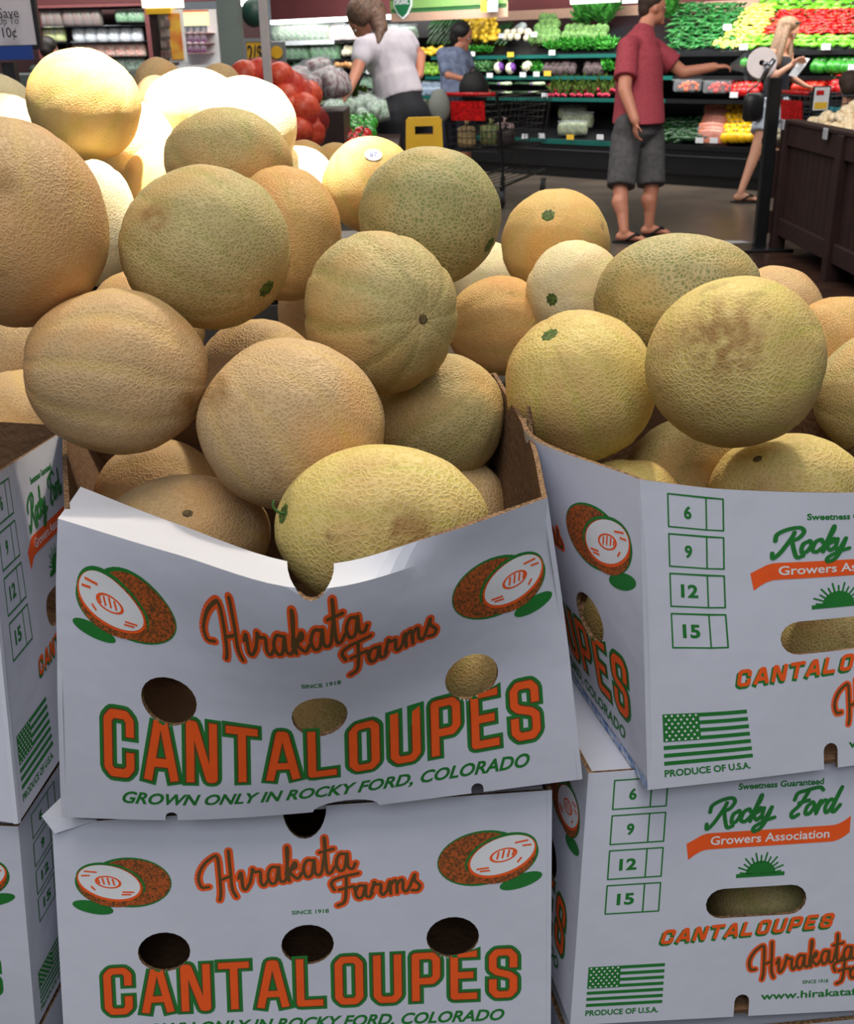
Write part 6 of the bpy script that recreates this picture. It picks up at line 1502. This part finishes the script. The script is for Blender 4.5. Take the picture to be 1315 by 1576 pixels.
r, c, s = sign('offer_sign', -60, -30, 50, 72, 2.6, WS, 'white and blue offer sign in the top left corner', 'sign', frame_mt=mat('frame_dark', (40, 36, 40), .4), fr=.010)
a0, b0 = J(-60, 94, 2.6), J(50, 70, 2.6)
MB().use(BS).box((a0+b0)/2+Vector((0, -.001, 0)), (abs(b0.x-a0.x), .014, abs(b0.z-a0.z))).build('blue_band', r, False, False)
pt = J(1, 30, 2.6)
put_text('Save', (0, 0, .050, .022), J(0, 28, 2.6)+Vector((0, -.008, 0)), EX, EZ, INK, 'lettering', r, .0)
put_text('Up To', (0, 0, .050, .020), J(0, 40, 2.6)+Vector((0, -.008, -.002)), EX, EZ, INK, 'lettering', r, .0)
put_text('10¢', (0, 0, .034, .028), J(8, 62, 2.6)+Vector((0, -.008, 0)), EX, EZ, INK, 'lettering', r, .01)
p = J(20, 96, 2.6); m = MB().use(mat('frame_dark', (40, 36, 40), .4)); m.box((p.x-.02, p.y+.03, p.z/2), (.03, .03, p.z)); tag(m.build('sign_stand'), 'dark upright carrying the corner offer sign', 'stand')
m = MB().use(GREYM); p = J(20, 112, 4.6); m.box((p.x-.25, p.y+.3, p.z/2-.01), (1.3, .6, p.z)); tag(m.build('service_counter'), 'grey-green counter beneath the corner offer sign', 'counter')
# sign above the case: striped green and tan band with a shield
def wall_rect(x0, y0, x1, y1, d, mt, name, parent, th=.02, extra=0):
    s0, z1, _ = cpx(x0, y0, d); s1, z0, _ = cpx(x1, y1, d)
    m = MB().use(mt); cbox(m, s0, s1, d-th-extra, d-extra, z0, z1); return m.build(name, parent, False, False)
rs = empty('hanging_banner', cpx(680, 10, .1)[2], 'green and tan striped banner with an organic shield, over the zucchini', 'banner')
wall_rect(603, -14, 782, 12, .1, GS, 'green_band', rs); wall_rect(603, 12, 782, 26, .1, BEIGE, 'tan_band', rs); wall_rect(603, 2, 782, 5, .1, mat('band_light_green', (120, 160, 90), .5), 'light_stripe', rs, .02, .01)
s0, z0, pc = cpx(624, 3, .1); m = MB().use(TAGW); hs = 1.0
def shield(k): return [(-.16*k, .16*k), (.16*k, .16*k), (.15*k, -.05*k), (.08*k, -.15*k), (0, -.20*k), (-.08*k, -.15*k), (-.15*k, -.05*k)]
for mt_, k, o_ in ((TAGW, 1.0, .05), (mat('organic_green', (22, 104, 62), .5), .86, .06)):
    m = MB().use(mt_); pts = shield(k); n = len(pts)
    m.add([cw(s0+px_, .1-o_, z0+pz) for px_, pz in pts]+[cw(s0+px_, .1-o_+.012, z0+pz) for px_, pz in pts], [tuple(range(n)), tuple(range(2*n-1, n-1, -1))]+[(i, (i+1) % n, n+(i+1) % n, n+i) for i in range(n)])
    m.build('shield', rs, False, False)
put_text('ORGANIC', (-.12, -.03, .12, .03), cw(s0, .1-.063, z0), AX, EZ, TAGW, 'lettering', rs, .02)
r = empty('small_price_sign', cpx(757, 8, .05)[2], 'small yellow and grey price card hanging at the banner\'s right end', 'sign')
wall_rect(742, -10, 752, 18, .0, YS, 'yellow_card', r); wall_rect(752, -10, 767, 18, .0, mat('sign_grey', (132, 140, 146), .5), 'grey_card', r)
put_text('1.99', (-.03, -.02, .04, .04), cpx(747, 2, -.03)[2], AX, EZ, INK, 'lettering', r, .01)
for k, (x0, x1) in enumerate(((880, 955), (960, 1010))):
    wall_rect(x0, -6, x1, 3, .3, TAGW, 'ceiling_panel_light', None); tag(COL.objects[-1], ('white strip light at the top edge left of the man', 'white strip light at the top edge behind the man\'s head')[k], 'light')

# ------------------------------------------------------------------ far left: packaged produce wall, racks and column
YW = 12.4
def wy(x, y, Y=YW): return on_y(x, y, Y)
def ybox(m, x0, y0, x1, y1, Y, dpt):
    a, b = wy(x0, y1, Y), wy(x1, y0, Y); return m.hexa([Vector((a.x, Y, a.z)), Vector((b.x, Y, a.z)), Vector((b.x, Y+dpt, a.z)), Vector((a.x, Y+dpt, a.z)), Vector((a.x, Y, b.z)), Vector((b.x, Y, b.z)), Vector((b.x, Y+dpt, b.z)), Vector((a.x, Y+dpt, b.z))])
o = ybox(MB().use(MAROON), -200, -60, 408, 14, YW+.9, .1).build('wall_left'); tag(o, kind='structure')
m = MB().use(mat('wall_dark', (70, 42, 44), .8)); a, b = wy(-300, 14, YW+.95), wy(408, 14, YW+.95); m.hexa([Vector((a.x, YW+.95, 0)), Vector((b.x, YW+.95, 0)), Vector((b.x, YW+1.05, 0)), Vector((a.x, YW+1.05, 0)), Vector((a.x, YW+.95, a.z)), Vector((b.x, YW+.95, b.z)), Vector((b.x, YW+1.05, b.z)), Vector((a.x, YW+1.05, a.z))]); m.build('trim_3', o, False, False)
lc = empty('packaged_case', (wy(140, 60).x, YW+.4, 0), 'maroon-framed wall case of packaged produce in the far left background', 'produce case')
ybox(MB().use(MAROON), 52, 4, 228, 13, YW, .8).build('canopy', lc, False, False)
for y in (39, 64, 87, 110): ybox(MB().use(BLACK), 54, y, 228, y+3.5, YW, .8).build('shelf', lc, False, False)
for x in (53, 225): 
    a = wy(x, 10); MB().use(MAROON).box((a.x, YW+.4, a.z/2), (.06, .8, a.z)).build('side_panel', lc, False, False)
a, b = wy(54, 116), wy(226, 116); MB().use(BLACK).box(((a.x+b.x)/2, YW+.4, a.z/2), (b.x-a.x, .8, a.z)).build('base', lc, False, False)
lmp = wy(140, 40, YW-.6); mk_light('left_case_light', 'AREA', lmp+Vector((0, -.2, .9)), 60, (1, .98, .95), 2.2, .3, (lmp.x, YW+.2, lmp.z-.2))
mk_light('left_area_light', 'AREA', (-1.6, 9.5, 4.2), 110, (1, .97, .92), 2.5, 2.5, (-1.5, 9.5, 0))
def row(pr, xs, y, lab, cat, grp, sc_=1.0, Y=YW+.12):
    for x in xs: put(pr, wy(x, y, Y), Matrix.Identity(3), sc_, lab, cat, grp)
B1 = bag(pm('dried_fruit_brown', (110, 52, 44), (70, 70, 50), .5), .15, .20, .09, None, 'fruit_bag', pm('label_tan', (150, 150, 120), (120, 60, 50)))
B2 = bag(pm('pale_yellow_pack', (232, 232, 170), (200, 220, 120), .5), .15, .17, .09, None, 'juice_pack', TAGW); B3 = bag(pm('white_pack', (236, 236, 240), (180, 190, 200), .5), .15, .17, .09, None, 'white_pack', TAGW)
B4 = bag(pm('red_salmon_pack', (236, 130, 110), (240, 226, 210), .5), .16, .16, .09, None, 'red_pack', pm('label_pale', (240, 230, 210), (240, 120, 90)))
B5 = bag(pm('green_pack', (120, 170, 130), (220, 230, 220), .5), .15, .15, .09, None, 'green_pack')
row(B1, (64, 76, 88, 106, 120, 134, 148), 27, 'brown and red fruit bag on the highest shelf of the far left case', 'bag', 'brown fruit bags, far left'); row(P_SAL, (188, 206, 219), 25, 'green salad bag on the highest shelf of the far left case', 'bag', 'green bags, far left', .7)
row(B2, (64, 78, 92), 53, 'pale yellow pack on the second shelf, far left', 'packet', 'pale yellow packs', 1.0); row(B3, (122, 140, 158, 176, 194, 212), 54, 'white pack on the second shelf of the far left case', 'packet', 'white packs, far left')
row(B4, (122, 138, 154, 170, 186, 202, 216), 77, 'red and cream pack on the third shelf of the far left case', 'packet', 'red packs, far left'); row(B5, (170, 186, 202, 216), 99, 'green pack on the fourth shelf of the far left case', 'packet', 'green packs, far left')
# rack tower with magazines and yellow header
YR = 9.0
rk_ = empty('display_rack', (wy(262, 70, YR).x, YR, 0), 'dark brown rack with packets and a bright yellow header right of the far left case', 'rack')
a, b = wy(229, 22, YR), wy(252, 110, YR); MB().use(DW).hexa([Vector((a.x, YR, 0)), Vector((b.x, YR, 0)), Vector((b.x, YR+.5, 0)), Vector((a.x, YR+.5, 0)), Vector((a.x, YR, a.z)), Vector((b.x, YR, a.z)), Vector((b.x, YR+.5, a.z)), Vector((a.x, YR+.5, a.z))]).build('upright', rk_, False, False)
ybox(MB().use(mat('ceiling_lamp_glow', (255, 246, 214), .5, emit=1.6)), 219, -6, 274, 12, YR-.05, .2).build('ceiling_lamp_box', rk_, False, False)  # glowing box standing for the bright ceiling lights over the rack
ybox(MB().use(YS), 224, 12, 262, 22, YR-.04, .18).build('yellow_header', rk_, False, False)
ybox(MB().use(TAGW), 262, 14, 279, 96, YR, .05).build('poster_panel', rk_, False, False)
ybox(MB().use(mat('poster_red', (214, 96, 50), .5, vscale=6, col2=(236, 190, 70))), 265, 20, 276, 92, YR-.012, .01).build('poster', rk_, False, False)
for y in (30, 46, 62, 78, 94):
    ybox(MB().use(mat('packet_dark', (96, 60, 60), .5, vscale=12, col2=(150, 140, 130))), 248, y, 260, y+11, YR-.06, .06).build('packet', rk_, False, False)
YR2 = 10.2
k2_ = empty('product_shelf', (wy(298, 60, YR2).x, YR2, 0), 'white shelf unit with an orange header left of the grey column', 'shelf')
ybox(MB().use(TAGW), 276, 14, 332, 100, YR2+.3, .04).build('back_panel', k2_, False, False)
ybox(MB().use(mat('header_cream', (255, 236, 180), .5, emit=.8)), 278, 18, 318, 40, YR2, .1).build('header', k2_, False, False); ybox(MB().use(mat('header_orange', (236, 130, 60), .5)), 278, 15, 318, 18, YR2-.01, .1).build('header_edge', k2_, False, False)
for y in (50, 66, 81): ybox(MB().use(mat('shelf_pink', (222, 170, 168), .5)), 279, y, 322, y+2, YR2, .3).build('shelf', k2_, False, False)
a = wy(300, 100, YR2); MB().use(TAGW).box((a.x, YR2+.2, a.z/2), (.34, .3, a.z)).build('base', k2_, False, False)
tub = MB().use(mat('tub_blue', (90, 150, 200), .4, vscale=9, col2=(220, 230, 236))); tub.lathe([(0, 0), (.03, 0), (.034, .08), (.03, .085), (0, .085)], 10); tubp = proto('tub', [(None, tub, True)])
tw = MB().use(mat('tub_pale', (236, 236, 240), .4, vscale=9, col2=(150, 90, 160))); tw.lathe([(0, 0), (.03, 0), (.034, .08), (.03, .085), (0, .085)], 10); twp = proto('tub', [(None, tw, True)])
for x in (284, 294, 304, 314): put(tubp, wy(x, 49.5, YR2+.06), Matrix.Identity(3), 1, 'blue tub on the upper shelf left of the grey column', 'tub', 'blue tubs'); put(twp, wy(x, 65.5, YR2+.06), Matrix.Identity(3), 1, 'white tub on the middle shelf left of the grey column', 'tub', 'white tubs'); put(twp, wy(x, 80.5, YR2+.06), Matrix.Identity(3), 1, 'purple-white tub on the lowest shelf left of the grey column', 'tub', 'purple-white tubs')
# grey column and lit things above
a, b = wy(333, 8, 7.5), wy(373, 108, 7.5); m = MB().use(GREYM); m.box(((a.x+b.x)/2, 7.6, 1.25), (abs(b.x-a.x), .2, 2.5)); tag(m.build('column'), 'grey-green square column left of the yellow price sign', 'column')
ybox(MB().use(LAMP), 338, -12, 385, 8, 8.6, .3).build('ceiling_light'); tag(COL.objects[-1], 'glowing white ceiling light above the grey column', 'light')
m = MB().use(mat('dark_green_drum', (30, 66, 56), .5)); p = wy(390, 20, 7.9); m.ball(p, (.08, .08, .09), 16, 10); m.tube([p, p+Vector((0, 0, .7))], .01, 6); tag(m.build('hanging_scale', None, True), 'dark green round hanging scale right of the ceiling light', 'scale')
